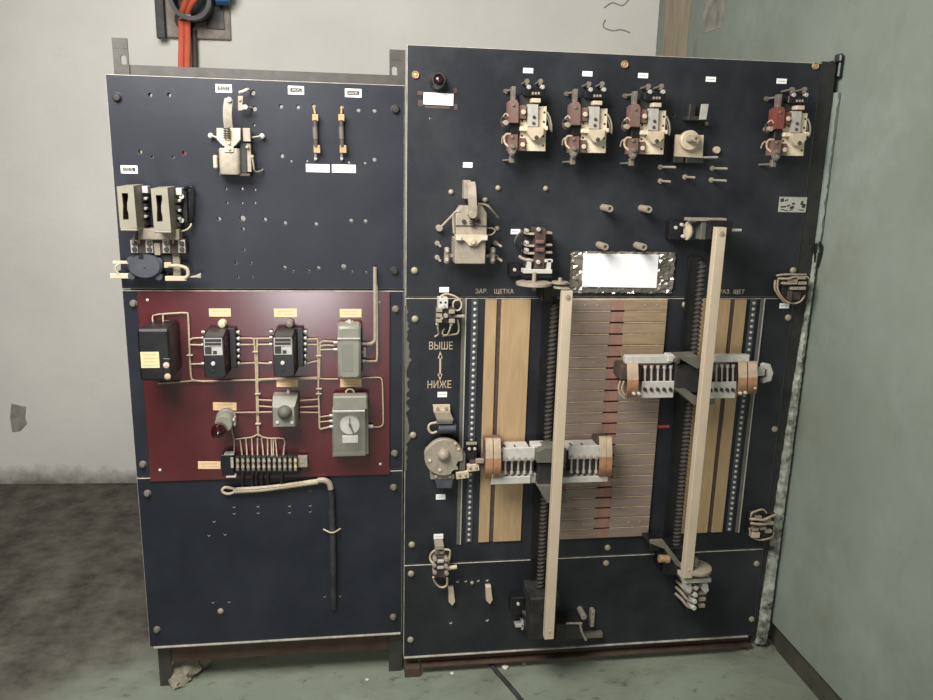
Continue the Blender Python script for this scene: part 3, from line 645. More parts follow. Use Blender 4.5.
b = B(); rings = []
for d, k in ((.015, .97), (.045, 1.0), (.056, .95), (.060, .86)):
    rings.append([b.bm.verts.new(Vector((c.x + .046 * k * math.cos(a), -d, c.z + .034 * k * math.sin(a)))) for a in [2 * PI * i / 28 for i in range(28)]])
b.loft(rings).cy(144, 267, .05, .062, .004); b.out('cover', M.slate, T)
for px, py in ((130.5, 260.5), (158.5, 262), (131.5, 276), (158.5, 277)): B().cy(px, py, .012, .05, .0105).out('ear', M.slate, T)
B().box(138.5, 254.5, 143, 258.5, .06, .063, .0005).out('dark_window', M.black, T)
B().box(112.5, 261, 130, 264, .03, .038, .001).out('left_terminal', M.cream, T); B().box(110, 273.6, 130, 278.6, .03, .04, .001).out('left_terminal', M.cream, T)
B().tube([(121, 263, .036), (116, 266, .04), (116, 271, .04), (120, 274.5, .038)], .0022, 8).out('wire_loop', M.cordw, T)
B().box(164, 262.5, 171, 268, .03, .044, .001).box(165, 276.5, 186.5, 281, .03, .046, .001).out('right_terminals', M.cream, T)
B().tube([(168, 265.5, .046), (180, 266, .05), (187, 269, .05), (188, 275, .05), (185, 278, .048)], .0048, 8).out('terminal_wire', M.cordw, T)
b = B()
for k in range(7): b.tube([(185, 278, .044), (191, 276.5 + k * .15, .046), (196, 275.5 + k * .3, .044), (201, 273 + k * .8, .04)], .0009, 5)
b.out('frayed_end', M.drab, T)
B().box(172.5, 253, 180, 276, .008, .026, .001).out('bracket', M.drab, T)
B().box(146, 254, 172, 262, .004, .03, .002).out('back_box', M.blackd, T)
# ================================================================ red sheet and everything on it
a, c = W(137, 291.3, .006), W(389.8, 474.6, .006)
RS = B().boxw(W(143, 380, .006).x, W(389.8, 380, .006).x, -.0065, -.0002, c.z, a.z, .0012).one('red_sheet', M.red, 'glossy dark red sheet fixed over the middle slab of the left board', 'panel')
for p in ((147.5, 300), (160, 470), (379, 302), (380.3, 464)):
    b = B(); q = W(*p, .0065); b.prof(Vector((q.x, -.0065, q.z)), Vector((0, -1, 0)), [(.0045, 0), (.004, .002), (0, .0035)], 12).mesh
    o = bpy.data.objects.new('screw', b.mesh('screw', M.white_metal, Vector(RS.location))); C.objects.link(o); o.parent = RS
E_ = .0065
for k, (x0, y0, x1, y1, s_, d) in enumerate((
    (209, 308.6, 230.7, 316.6, 'aged tan label above the left black relay', E_), (274, 308.7, 297, 317, 'aged tan label above the right black relay', E_), (339.8, 309, 361.5, 317.3, 'aged tan label above the tall grey covered relay', E_),
    (276.5, 380, 298, 387, 'aged tan label between the right black relay and the small grey relay', E_), (340.3, 378.8, 361.5, 387, 'aged tan label between the tall grey relay and the clock timer', E_),
    (213, 402.5, 236.5, 410.4, 'aged tan label above the ruby lamp on the red sheet', E_), (198, 461.5, 220.5, 469, 'aged tan label left of the black terminal strip', E_))):
    tag_label(x0, y0, x1, y1, M.tan, M.inkl, s_, 30 + k, grp='aged labels on the red sheet', d=d, rot=(0, 0, 0, 0, 0, 2, 2)[k])
# black covered box at left
T = thing('black_relay_box', 'plain black covered relay box with an aged label at the left of the red sheet', 'relay', (160, 355, E_))
B().box(138.3, 329.3, 170.3, 381, E_, .135, .006).out('cover', M.black, T)
B().box(163, 358.5, 171, 381.5, .13, .138, .002).out('raised_corner', M.black, T)
T2 = B().box(140.7, 352, 159.3, 368, .135, .1362, .0003).out('paper_label', M.tan, T, 'aged tan paper label'); dashes(B(), 142.5, 353, 158, 367, .1364, 4, 9).out('print', M.inkl, T2)
B().out_(166, 365.5, .142, [(.0085, .136), (.0085, .14), (.004, .142), (0, .142)], 14).out('screw', M.cream, T); B().out_(167.3, 376.8, .142, [(.0085, .136), (.0085, .14), (.004, .142), (0, .142)], 14).out('screw', M.strapp, T)
# the two black relays
T = thing('black_relay', 'left of the two black relays, with a cream mounting dome, on the red sheet', 'relay', (218, 352, E_), 'black relays with nameplates')
b = B(); f0, f1 = W(202, 337.5, .1), W(226.3, 378, .1)
x0, x1, z0, z1 = f0.x, f1.x, f1.z, f0.z
rr = []
for y, xa, xb, za, zb, ch in ((-E_, x0 + .004, x1 + .005, z0 + .004, z1 + .012, .006), (-.05, x0 + .003, x1 + .004, z0 + .002, z1 + .012, .006), (-.093, x0, x1, z0, z1 + .001, .005), (-.1, x0 + .003, x1 - .003, z0 + .003, z1 - .002, .006)):
    rr.append([b.bm.verts.new(Vector((x, y, z))) for x, z in ((xa + ch, za), (xb - ch, za), (xb, za + ch), (xb, zb - ch), (xb - ch, zb), (xa + ch, zb), (xa, zb - ch), (xa, za + ch))])
b.loft(rr).out('cover', M.black, T)
N1 = B().box(203.8, 338.2, 222.3, 355.3, .1, .1012, .0003).out('nameplate', M.labg, T, 'grey and black printed nameplate')
b = B().box(204.8, 339, 221.3, 342.2, .1012, .1015, .0001).box(204.8, 347, 211.6, 354.4, .1012, .1015, .0001).box(204.8, 342.8, 221.3, 345.6, .1012, .1015, .0001).box(213, 350.8, 217, 354.4, .1012, .1015, .0001)
dashes(b, 204.8, 342.6, 221.5, 348, .1015, 2, 12, .0016).out('print', M.ink, N1)
B().cy(213, 364, .098, .106, .0058).out('cover_screw', M.white_metal, T); B().cy(212.8, 358, .099, .1015, .0035).out('plug', M.blackd, T); B().cy(213.2, 371.5, .099, .1015, .0035).out('plug', M.blackd, T)
B().out_(221.7, 324.8, .03, [(.013, E_), (.013, .02), (.009, .03), (0, .033)], 14).out('mounting_dome', M.cream, T)
B().box(225, 328.5, 236.5, 368, E_ - .0003, .034, .002).out('terminal_base', M.black, T)
for y in (332.2, 338.6, 344.5, 350.3, 356.5, 363.3): B().cyl(W(233, y, .022), W(238.6, y, .022), .0048).cyl(W(238.6, y, .022), W(239.6, y, .022), .0062).out('terminal', M.zinc, T)
for y in (332, 338, 344.7, 363.5): B().cyl(W(204.8, y, .02), W(201.8, y, .02), .0042).out('terminal', M.zinc, T)
R2 = dup(T, W(283.3, 352, .05) - W(215.3, 352.6, .05), 'right of the two black relays, with a dark mounting screw, on the red sheet')
for ch in R2.children:
    if ch.name.startswith('mounting_dome'): ch.data = ch.data.copy(); ch.data.materials[0] = M.finger
# tall grey covered relay
T = thing('covered_relay', 'tall relay under a dusty grey cover at the upper right of the red sheet', 'relay', (349, 350, E_))
b = B(); rr = []
for d, i in ((E_, .0), (.055, .0), (.068, .002), (.074, .008)):
    a, c = W(337, 324.5, .05), W(361.5, 377.3, .05); rr.append([b.bm.verts.new(Vector((x, -d, z))) for x, z in ((a.x + i + .006, c.z + i), (c.x - i - .006, c.z + i), (c.x - i, c.z + i + .006), (c.x - i, a.z - i - .006), (c.x - i - .006, a.z - i), (a.x + i + .006, a.z - i), (a.x + i, a.z - i - .006), (a.x + i, c.z + i + .006))])
b.loft(rr).out('cover', M.grey, T)
B().box(337.3, 338.2, 360.2, 339.6, .06, .0775, .0008).out('cover_rim', M.zinc, T)
B().box(341.5, 344, 353, 372, .07, .0755, .002).out('label_window', M.glass, T, 'dusty window showing the works'); 
B().cy(349.5, 322.8, E_, .03, .0065).box(345.5, 321, 353.5, 325.5, E_, .014, .001).out('mounting_screw', M.zinc, T)
for y in (342.5, 349.5): B().cyl(W(337.6, y, .02), W(333.5, y, .02), .0045).out('terminal', M.zinc, T)
for y in (343.8, 352, 360.8): B().cyl(W(361, y, .02), W(365.5, y, .02), .0045).out('terminal', M.zinc, T)
B().box(363.3, 348, 366.3, 357, .014, .03, .001).out('terminal_tag', M.drab, T)
# small grey relay with a knob
T = thing('knob_relay', 'small square grey relay with a round domed knob below the right black relay', 'relay', (286, 411, E_))
b = B(); rr = []
a, c = W(272.3, 406, .075), W(295.5, 426.6, .075)
for y, up, i in ((-E_, .022, .0), (-.05, .022, .0), (-.074, .0, .0), (-.078, -.002, .002)):
    rr.append([b.bm.verts.new(Vector((x, y, z))) for x, z in ((a.x + i, c.z + i), (c.x - i + up * .3, c.z + i), (c.x - i + up * .3, a.z + up - i), (a.x + i, a.z + up - i))])
b.loft(rr).out('cover', M.grey, T)
B().out_(284, 414.5, .1, [(.0205, .076), (.0205, .082), (.017, .091), (.009, .098), (0, .1)], 20).out('knob', M.boxd, T)
B().box(289.3, 408.5, 292.6, 411.7, .076, .0775, .0003).out('dark_window', M.black, T)
for p in ((277.3, 422.8), (291.9, 423)): B().cy(*p, .075, .081, .005).out('screw', M.white_metal, T)
B().cy(288.3, 392.5, E_, .024, .0055).out('mounting_screw', M.zinc, T)
# clock timer
T = thing('clock_timer', 'time switch with a white clock dial behind a dusty clear cover', 'timer', (350, 425, E_))
B().box(333.5, 397, 368.5, 455, E_, .028, .002).out('case', M.grey, T)
B().box(333, 396.5, 367.5, 410.5, .028, .07, .004).out('top_block', M.grey, T)
B().box(332.5, 410.5, 365, 412.3, .028, .0745, .0008).out('cover_rim', M.zinc, T)
b = B(); a, c = W(331.8, 412.3, .075), W(365.5, 455.5, .075)
for q in ((a.x, a.x + .0018, -.075, -.028, c.z, a.z), (c.x - .0018, c.x, -.075, -.028, c.z, a.z), (a.x, c.x, -.075, -.028, c.z, c.z + .0018), (a.x, c.x, -.0768, -.075, c.z, a.z)): b.boxw(*q, .0003)
b.out('clear_cover', M.glass, T, 'dusty clear cover')
T2 = B().out_(349.8, 425.3, .06, [(.029, .028), (.029, .058), (.028, .06), (0, .06)], 32).out('dial', M.lab, T, 'white clock dial')
c = W(349.8, 425.3, .062)
b = B(); b.boxw(c.x - .0016, c.x + .0016, c.y, c.y + .001, c.z - .004, c.z + .022, .0003, None)
b.prism([(348.6, 425.5), (351, 424.5), (354.4, 433.5), (353, 434)], .06, .0625, .0003).out_(349.8, 425.3, .065, [(.004, .06), (.004, .065), (0, .065)], 12); b.out('clock_hands', M.ink, T2)
B().box(342.3, 436.2, 358, 443, .05, .062, .0008).out('maker_plate', M.lab, T, 'white plate under the dial')
b = B(); b.tube([(350 + 4 * math.cos(t), 392.5 + 3.4 * math.sin(t), .02 + .003 * math.sin(t)) for t in [2 * PI * i / 16 for i in range(16)]], .003, 8, 1, True); b.cy(350, 396, E_, .02, .005); b.out('hanging_ring', M.cream, T)
B().cyl(W(367, 426, .02), W(373, 426.5, .02), .006).out('terminal', M.zinc, T)
for y in (415.5, 421, 426.5): B().cyl(W(333.5, y, .02), W(329.5, y, .02), .0045).out('terminal', M.zinc, T)
# ruby lamp on the red sheet
T = thing('ruby_lamp', 'ruby glass signal lamp in a grey holder on the red sheet', 'lamp', (227, 421, E_))
B().out_(223.5, 424.3, .07, [(.03, E_), (.03, .02), (.0255, .024), (.0255, .066), (.023, .07), (.017, .07), (0, .07)], 24).out('holder', M.grey, T)
B().out_(217.3, 434, .12, [(.017, .068), (.02, .075), (.0215, .095), (.019, .112), (.011, .122), (0, .125)], 24).out('lens', M.lampred, T, 'dark ruby lens')
B().box(230.5, 420.5, 235.5, 426, .02, .05, .001).cy(233.3, 420.5, .02, .055, .004).out('terminal', M.zinc, T)
B().cy(224.5, 414, E_, .035, .004).out('mounting_screw', M.drab, T)
# terminal strip
T = thing('terminal_strip', 'long black terminal strip under the comb of wires at the bottom of the red sheet', 'terminal strip', (262, 466, E_))
B().box(232, 457, 300, 475.5, E_, .028, .002).out('base_rail', M.blackd, T)
B().box(221.5, 455, 233.5, 476.5, E_, .05, .002).out('end_block', M.black, T)
B().box(224, 453.6, 234, 455.4, .03, .05, .0005).box(226, 476, 236, 477.8, .03, .052, .0005).box(230.6, 457.5, 233.4, 468, .05, .052, .0005).out('end_clips', M.zinc, T)
for k in range(12):
    x = 235.2 + k * 5.27; q = B().box(x, 456.8, x + 4.6, 472.2, .026, .044, .0012).out('terminal_block', M.blackd, T)
    B().box(x + 1.1, 458.5, x + 3.5, 470.5, .044, .0455, .0004).cy(x + 2.3, 461.6, .045, .05, .0048).cy(x + 2.3, 467.5, .045, .05, .0048).out('terminal_screws', M.drab if k < 11 else M.strapp, q)
B().box(298, 456.6, 307.3, 467.3, .02, .034, .0006).box(300, 461, 304.3, 463.2, .034, .0352, .0002).out('end_tag', M.drab, T)
for k, x in enumerate((242.6, 252.4, 256.5, 261.8, 268, 282)): B().tube([(x + .3, 471, .04), (x, 477, .035), (x - .2, 483, .02), (x - .3, 487, .012)], .0034, 8).out('lower_wire', M.wireb, T)
# ================================================================ wiring on the red sheet
T = thing('wiring_harness', 'laced beige cloth wiring between the relays on the red sheet', 'wiring', (260, 395, E_))
k1, k2 = .014, .018
wires = [
 (.0034, [(163.5, 314, k1), (176, 313.2, k1), (186, 313, k1), (188.3, 317, k1), (189.6, 350, k1), (191, 375, k1), (195, 380.6, k1), (215, 381, k1), (240, 380.2, k1), (258, 380, k1)]),
 (.003, [(158, 383.5, .02), (175, 382.3, k1), (196, 380.5, k1)]),
 (.0024, [(153, 322, .03), (153, 315.5, k1), (164, 313.8, k1)]), (.0024, [(163.2, 322, .03), (163, 316, k1), (164, 313.5, k1)]), (.0022, [(163.5, 321, k1), (176, 321.3, k1)]),
 (.003, [(190, 340, k1), (193, 338.3, k1), (203, 337.8, k1)]), (.003, [(190, 344.7, k1), (203, 345, k1)]), (.003, [(191, 364, k1), (203, 363.8, k1)]),
 (.003, [(239, 338.3, k2), (252, 338.3, k1), (254.3, 340, k1)]), (.003, [(239, 344.6, k2), (254.5, 344.6, k1)]), (.003, [(239, 363.5, k2), (256, 362.8, k1)]),
 (.0036, [(254, 338, k1), (255, 350, k1), (255.8, 365, k1), (256.3, 382, k1), (256.8, 400, k1), (257.3, 418, k1), (258, 431, k1), (258.8, 436, k1)]),
 (.0036, [(257.4, 338, k1), (257.2, 352, k1), (257.6, 372, k1), (257.6, 386, k1), (258.2, 405, k1), (258.4, 432, k1)]),
 (.003, [(254, 338.5, k1), (270, 338.3, k2)]), (.003, [(257, 344.6, k1), (270, 344.4, k2)]), (.003, [(257.5, 363, k1), (270, 363.6, k2)]),
 (.003, [(307, 339.3, k2), (312, 339, k1), (318, 338.6, k1)]), (.003, [(307, 344.5, k2), (318, 344.6, k1)]), (.003, [(307, 363.5, k2), (312, 362, k1), (318, 361, k1)]),
 (.0036, [(317.6, 338.4, k1), (318.2, 352, k1), (318.4, 380, k1), (318.8, 400, k1), (319.4, 413, k1), (319.6, 427.5, k1), (322, 428.6, k1), (330, 426.7, k1)]),
 (.0026, [(320.2, 342, k1), (320, 358, k1), (319.5, 376, k1), (321, 378.6, k1), (330, 379, k1), (338, 379, k1)]),
 (.0028, [(319.5, 343.5, k1), (323, 341, k1), (334, 341.6, k2)]), (.0028, [(320.5, 346, k1), (326, 345, k1), (334, 345.5, k2)]), (.0028, [(320.5, 349.7, k1), (334, 349.3, k2)]),
 (.0032, [(258, 379.3, k1), (275, 378.6, k1), (295, 378, k1), (318, 377.4, k1)]), (.003, [(258, 381.3, k1), (262, 379.8, k1), (290, 378.9, k1), (317, 378.8, k1)]),
 (.0026, [(361, 378, k1), (372, 377.6, k1), (379.6, 377.6, k1), (382.2, 381, k1), (382.8, 395, k1), (383.3, 418, k1), (382.6, 425, k1), (378, 427, k1), (373, 426.5, k1)]),
 (.0026, [(259, 399.8, k1), (272, 400.4, .03)]), (.0026, [(259, 406, k1), (272, 407, .03)]), (.0026, [(222.5, 412, k2), (235, 412.5, k1), (272, 412, .03)]),
 (.0026, [(300, 400.6, .03), (318, 399.3, k1)]), (.0026, [(300, 407.3, .03), (318.5, 406.3, k1)]), (.0026, [(300, 412.3, .03), (318.5, 412.5, k1)]),
 (.0026, [(319.5, 417, k1), (329.5, 415.6, k2)]), (.0026, [(319.5, 422, k1), (329.5, 421, k2)]),
 (.0026, [(231.5, 427, .03), (232.5, 433, k1), (234, 438.6, k1), (234.2, 446, k1), (234, 455, .03)]),
 (.0028, [(258, 434, k1), (252, 437.2, k1), (243, 438.2, k1), (234, 439.3, k1)]), (.0028, [(258.6, 434, k1), (263, 437.3, k1), (272, 438.4, k1), (284, 438.6, k1), (284.2, 447, k1), (283, 458, .03)]),
]
for x, e in ((239.8, 242.3), (245.8, 247.2), (251.7, 252.6), (257.6, 257.6), (261.5, 263.6), (267.7, 267.7), (271.2, 271.8), (273.4, 273.4), (275.3, 277)):
    wires.append((.0026, [(x, 438.2, k1), ((x + e) / 2, 446, k1), (e, 458, .034)]))
for r, p in wires: B().tube(p, r * .84, 7, 2).out('wire', M.cord, T)
b = B()
for x, y in ((189.5, 355.5), (255.4, 352), (257.6, 394), (258, 424), (318.6, 356), (319, 389), (318.7, 394)): b.boxw(W(x, y, .02).x - .008, W(x, y, .02).x + .008, -.022, -.01, W(x, y, .02).z - .0012, W(x, y, .02).z + .0012, .0005)
b.out('lacing', M.cordw, T)
# conduit rising from the covered relay over the top slab edge
T = thing('pale_conduit', 'thin pale conduit rising from the covered relay past the top edge of the red sheet', 'conduit', (375, 310, E_))
B().tube([(366, 344, .02), (371, 343.6, .02), (374.6, 340.5, .02), (375.3, 334, .02), (375.2, 300, .02), (375, 267, .02)], .0058, 10).out('tube', M.drab, T)
B().tube([(366, 361, .02), (374, 361, .02), (377, 359, .02), (377.2, 340, .02), (377, 310, .02), (376.6, 285, .02)], .0032, 8).out('side_wire', M.cord, T)
# cord bundle on the lower slab
T = thing('cord_bundle', 'cream wrapped wire bundle with a looped end, bending down into a dark cable', 'cable', (300, 486, 0))
b = B(); b.tube([(236, 491.2, .012), (229, 493.8, .012), (223.5, 492.5, .012), (222.3, 489.8, .012), (225, 487.4, .012), (231, 488, .012), (237, 490.3, .012)], .0042, 8, 3, True); b.out('end_loop', M.cordw, T)
b = B(); b.tube([(234, 490.8, .012), (250, 490, .014), (265, 488.8, .014), (282, 486.5, .015), (300, 484, .015), (314, 482, .015), (322, 481, .015)], .0085, 10).tube([(236, 489, .016), (252, 488.4, .018), (268, 487, .018), (286, 485, .019), (304, 482.7, .018), (318, 481.2, .018)], .0055, 8); b.out('wrapped_bundle', M.cordw, T)
B().tube([(318, 481.2, .014), (324, 480.8, .014), (328.5, 483, .014), (330.8, 489, .014), (331.5, 497, .013), (332, 515, .013), (332.6, 531, .013), (333.2, 560, .013), (333.5, 585, .011), (333.6, 608, .002)], .0105, 12).out('sheath', M.cable, T, 'dark dusty cable sheath')
B().tube([(318, 480.6, .018), (324, 480.2, .02), (329, 483, .02), (331, 489, .02)], .009, 10).out('bend_wrap', M.drab, T, 'pale wrapped bend')
B().tube([(323.5, 529.3, .003), (327, 531, .012), (330, 532.5, .025), (333, 532.6, .027), (336, 531.5, .02), (339, 529.5, .008), (340.5, 528.8, .002)], .0026, 8).out('tie', M.cordw, T, 'pale wire tie')
# ================================================================ right board: labels
G3 = 'small printed labels on the right board'
def slab_label(px, py, s, seed, w=9.5, h=5.2): tag_label(px - w / 2, py - h / 2, px + w / 2, py + h / 2, M.lab, M.ink, s, seed, 1, grp=G3)
for k, (px, py, s) in enumerate(((528.2, 70.6, 'tiny white label above the first contactor from the left'), (587.5, 73.8, 'tiny white label above the second contactor from the left'), (643.2, 75.6, 'tiny white label above the third contactor from the left'),
    (711, 79.3, 'tiny white label above the bare coil without contacts'), (781.8, 81.2, 'tiny white label above the red topped contactor at the right end'), (467.8, 165, 'tiny white label above the cream lever breaker'),
    (515.6, 231.7, 'tiny white label by the left shoulder of the upper cam switch'), (444.2, 289.8, 'tiny white label above the upper left wired block'), (442.3, 394.6, 'tiny white label under the lower painted word, above the hinged flap'),
    (440.7, 497, 'tiny white label under the round dial'), (438.5, 536.7, 'tiny white label above the wired block at the lower seam'), (784.5, 305.8, 'tiny white label under the wired block at the right edge'))):
    slab_label(px, py, s, 60 + k, 9.5 if k > 4 else 10)
T = thing('blank_label', 'blank white label under the dark indicator lamp, with old glue marks round it', 'label', (438.5, 99, 0))
B().box(423.6, 93, 453.4, 105, -.0008, .0014, .0003, .8).out('plate', M.labn, T)
b = B()
for q in ((417.5, 91, 423, 95, 0), (418, 100, 423.2, 106, 0), (453.6, 88, 457, 93, 0), (454, 104, 457.5, 110, 0), (425, 106, 450, 108.5, 0)): b.box(*q[:4], -.0005, .0006, .0002)
b.out('glue_residue', M.dbrown, T)
T = thing('rating_plate', 'pale metal rating plate with dark scribbled marks near the right edge of the board', 'label', (793, 204.5, 0))
B().box(779, 197, 806.5, 212.3, -.0008, .0016, .0004).out('plate', M.zinc, T)
b = B(); rnd = random.Random(4)
for q in ((780.5, 198.5, 784, 202), (785, 199.5, 788.5, 201), (780.8, 206, 786, 207.6), (787, 204.8, 790, 206.5), (790, 206, 794, 209), (792, 202.8, 795, 204.6), (800.8, 201, 803, 205), (802, 203.8, 805.5, 208), (781, 209.6, 788, 210.6), (789, 209.8, 793, 210.6), (799, 209.6, 804, 210.6)): b.box(*q, .0016, .0019, .0001, rnd.uniform(-25, 25))
b.out('dark_marks', M.ink, T)
# ---------------------------------------------------------------- indicator lamp
T = thing('indicator_lamp', 'dark round indicator lamp at the top left corner of the right board', 'lamp', (437, 76, 0))
B().out_(438.8, 79.5, .04, [(.025, -.002), (.025, .006), (.022, .01), (.021, .035), (.019, .04), (.015, .04), (.014, .034), (0, .034)], 26).out('bezel', M.dsteel, T)
B().out_(439.2, 79.8, .05, [(.0135, .03), (.0135, .04), (.011, .046), (.006, .0495), (0, .05)], 20).out('lens', M.lampdark, T)
# ================================================================ contactors
def contactor(label):
    T = thing('contactor', label, 'contactor', (530, 125, 0), 'row of contactors')
    d = .05
    B().prism([(527, 106), (546.8, 106.3), (545.5, 151.3), (526, 151), (526, 138.5), (519.7, 138.3), (520, 119.8), (527, 119.8)], .03, d, .001).out('base_plate', M.gold, T)
    B().box(521, 109, 545, 149, .0, .03, .002).out('mounting_block', M.dbrown, T)
    for p in ((544.5, 112.3), (544, 121.7), (543.6, 136.2), (543.2, 145.5), (522.4, 121), (522, 135.5)): B().cy(*p, d - .002, d + .002, .0032, 10).out('rivet', M.screw, T)
    B().prism([(527.8, 104), (538.4, 104.3), (538, 126.8), (527.5, 126.6)], d, d + .014, .001).out('armature', M.zinc, T)
    for p in ((534.2, 117), (533.8, 123.2)): B().cy(*p, d + .012, d + .018, .0045).out('armature_screw', M.screw, T)
    B().prism([(527.8, 127.2), (544, 127.2), (544, 134), (538.5, 140.3), (533, 140.3), (528, 133)], d + .006, d + .03, .0015).out('hinge_plate', M.cream, T)
    B().cy(536.6, 137.4, d + .028, d + .034, .0058).out('hinge_bolt', M.screw, T)
    B().box(520, 126.5, 528, 131, d, d + .018, .0015).box(543.8, 126, 548, 130.2, d, d + .02, .001).out('hinge_pin', M.gold, T)
    q = B().prism([(509.5, 102), (512, 99.5), (517, 99.7), (519, 102.5), (518.6, 123.3), (509.3, 123)], .03, .075, .002).box(518.4, 105, 526.6, 119, .03, .066, .0015).out('arc_block', M.brown, T)
    B().cy(523.8, 112, .066, .072, .0068).out('bolt', M.cream, q); B().cy(513.4, 105, .075, .079, .0045).out('bolt', M.finger, q)
    B().box(511.8, 86.2, 515.8, 100, .04, .062, .001).out('upper_finger', M.finger, T)
    q = B().prism([(509.3, 134.5), (518, 134.3), (517.8, 150.8), (508.8, 150.6)], .03, .072, .002).box(517.6, 138.5, 526, 151, .03, .06, .0015).out('lower_block', M.brown, T)
    B().cy(523, 144.7, .06, .066, .0068).out('bolt', M.cream, q); B().cy(512.4, 137, .072, .076, .0045).out('bolt', M.finger, q)
    B().prism([(509, 147), (516.8, 146.6), (516, 153), (514, 156), (510.8, 156), (508.6, 152)], .07, .082, .001).cy(513, 146.5, .07, .09, .006).cy(513.2, 152.3, .07, .088, .006).out('lower_terminal', M.finger, T)
    B().box(509.8, 155, 514.8, 163, .05, .066, .002).out('terminal_post', M.finger, T)
    B().cyl(W(503.5, 160.5, .0), W(512, 160, .055), .0032).out('lower_stud', M.finger, T)
    B().box(511, 123, 520, 134.5, .02, .058, .002).out('arc_gap', M.black, T)
    # coil of wire and small resistor at the left
    B().cy(506.2, 122.7, .03, .066, .0075, 14).out('resistor', M.drab, T)
    B().tube([(506, 118, .06), (502.5, 117, .055), (501, 121, .05), (502, 125.5, .05), (505, 127, .05)], .0022, 7).out('resistor_lead', M.dbrown, T)
    B().tube([(503, 117, .05), (506, 113.5, .06), (509, 117, .06)], .002, 6).out('lead_wire', M.cordw, T)
    B().tube([(511, 134.5, .06), (507, 134, .055), (504.5, 137, .05), (505, 143, .05), (509, 147, .06)], .0032, 8).out('lower_lead', M.cord, T)
    B().tube([(504, 136, .04), (502.5, 138, .03), (502, 143, .02)], .0025, 7).out('thin_lead', M.cord, T)
    # top left stud, aux block and its studs
    B().cyl(W(505.5, 91.5, -.002), W(513.5, 89.2, .055), .0034).cyl(W(505.5, 91.5, .0), W(506.6, 91.3, .008), .007).out('upper_stud', M.finger, T)
    B().box(523.5, 87.8, 545, 96, .02, .058, .002).out('aux_block', M.black, T)
    B().prism([(518.5, 95), (530, 95), (531, 104), (526, 107), (520, 106)], .01, .04, .002).out('aux_bracket', M.dsteel, T)
    for x in (527.2, 540.8): 
        B().cyl(W(x - 5, 84, -.002), W(x, 81, .058), .0032).cyl(W(x - .6, 81.3, .05), W(x, 81, .06), .0065).box(x - 1.4, 80, x + 1.4, 85.5, .05, .06, .001).out('aux_terminal', M.finger, T)
        B().cy(x + 2, 87, .05, .062, .0062).out('aux_screw', M.zinc, T)
    for x in (532, 535, 538): B().box(x, 92, x + 2, 94.6, .058, .0605, .0005).out('aux_mark', M.drab, T)
    B().box(531.8, 98.2, 541, 102.6, .04, .068, .0015).out('stop_plate', M.cream, T)
    B().tube([(547, 112, .05), (550, 118, .05), (551.6, 126, .045), (551.6, 131.5, .035)], .0026, 8).out('return_spring', M.drab, T)
    B().tube([(546, 114.5, .045), (549, 122, .04), (550.4, 130, .03)], .0018, 6).out('spring_rod', M.zinc, T)
    return T
CT = contactor('first contactor from the left, cream plate and brown blocks, nearest the indicator lamp')
r0 = W(536.9, 128.5, .05)
for (px, py), s in (((597.6, 130.6), 'second contactor from the left, cream plate and brown blocks'), ((656, 132.3), 'third contactor from the left, beside the bare coil')): dup(CT, W(px, py, .05) - r0, s)
c4 = dup(CT, W(797.2, 134.3, .05) - r0, 'contactor at the right end of the row with a bright red brown upper block')
for ch in c4.children:
    if ch.name.startswith('arc_block'):
        ch.data = ch.data.copy(); ch.data.materials[0] = M.redb
# ================================================================ bare coil (contactor with its contacts gone)
T = thing('bare_coil', 'stripped contactor coil with a round cream disc on a cream plate', 'coil', (690, 146, 0))
B().prism([(676, 134.5), (704, 135), (702.8, 158), (674.8, 156.5)], .02, .03, .001).out('back_plate', M.cream, T)
B().box(673.8, 156.5, 684, 163, .0, .03, .002).box(686, 157.5, 704, 163.5, .0, .03, .002).out('base_foot', M.dsteel, T)
B().out_(690.6, 140.3, .05, [(.02, .028), (.0285, .034), (.0285, .048), (.026, .05), (0, .05)], 28).out('coil_disc', M.cream, T)
B().out_(696.6, 138.8, .1, [(.012, .048), (.0105, .06), (.0095, .094), (.0095, .099), (.009, .1), (.0045, .1), (.004, .094), (0, .094)], 18).out('core_stub', M.drab, T)
B().cyl(W(703, 157.4, .028), W(717.5, 157.3, .028), .0036).out('side_pin', M.zinc, T)
B().cy(717.5, 150, -.002, .012, .0105).out('dome_nut', M.cream, T)
B().box(688, 116, 706.5, 120.5, .0, .045, .0015).box(689.5, 103.5, 696, 117, .0, .02, .002).out('contact_bracket', M.dsteel, T)
B().prism([(702.2, 104), (708.8, 104), (706.4, 119.6), (700, 119.6)], .05, .058, .001).out('contact_plate', M.zinc, T)
B().cy(707, 123.8, -.001, .008, .0052).out('small_screw', M.drab, T)
for k, (bx, by, d1, s) in enumerate(((660, 167, .115, 'loose stud, upper one under the third contactor'), (660, 181, .078, 'loose stud, lower one under the third contactor'), (684.5, 177, .072, 'short loose stud just below the bare coil'), (711.8, 168.3, .1, 'loose stud, upper one right of the bare coil'), (711, 180, .1, 'loose stud, lower one right of the bare coil'))):
    b = B(); c = W(bx, by, 0); b.prof(Vector((c.x, 0, c.z)), Vector((0, -1, 0)), [(.0078, -.001), (.0078, .005), (.0035, .006), (.0035, d1 - .001), (.0028, d1)], 12); b.one('stud', M.drab, s, 'stud', 'bare studs')
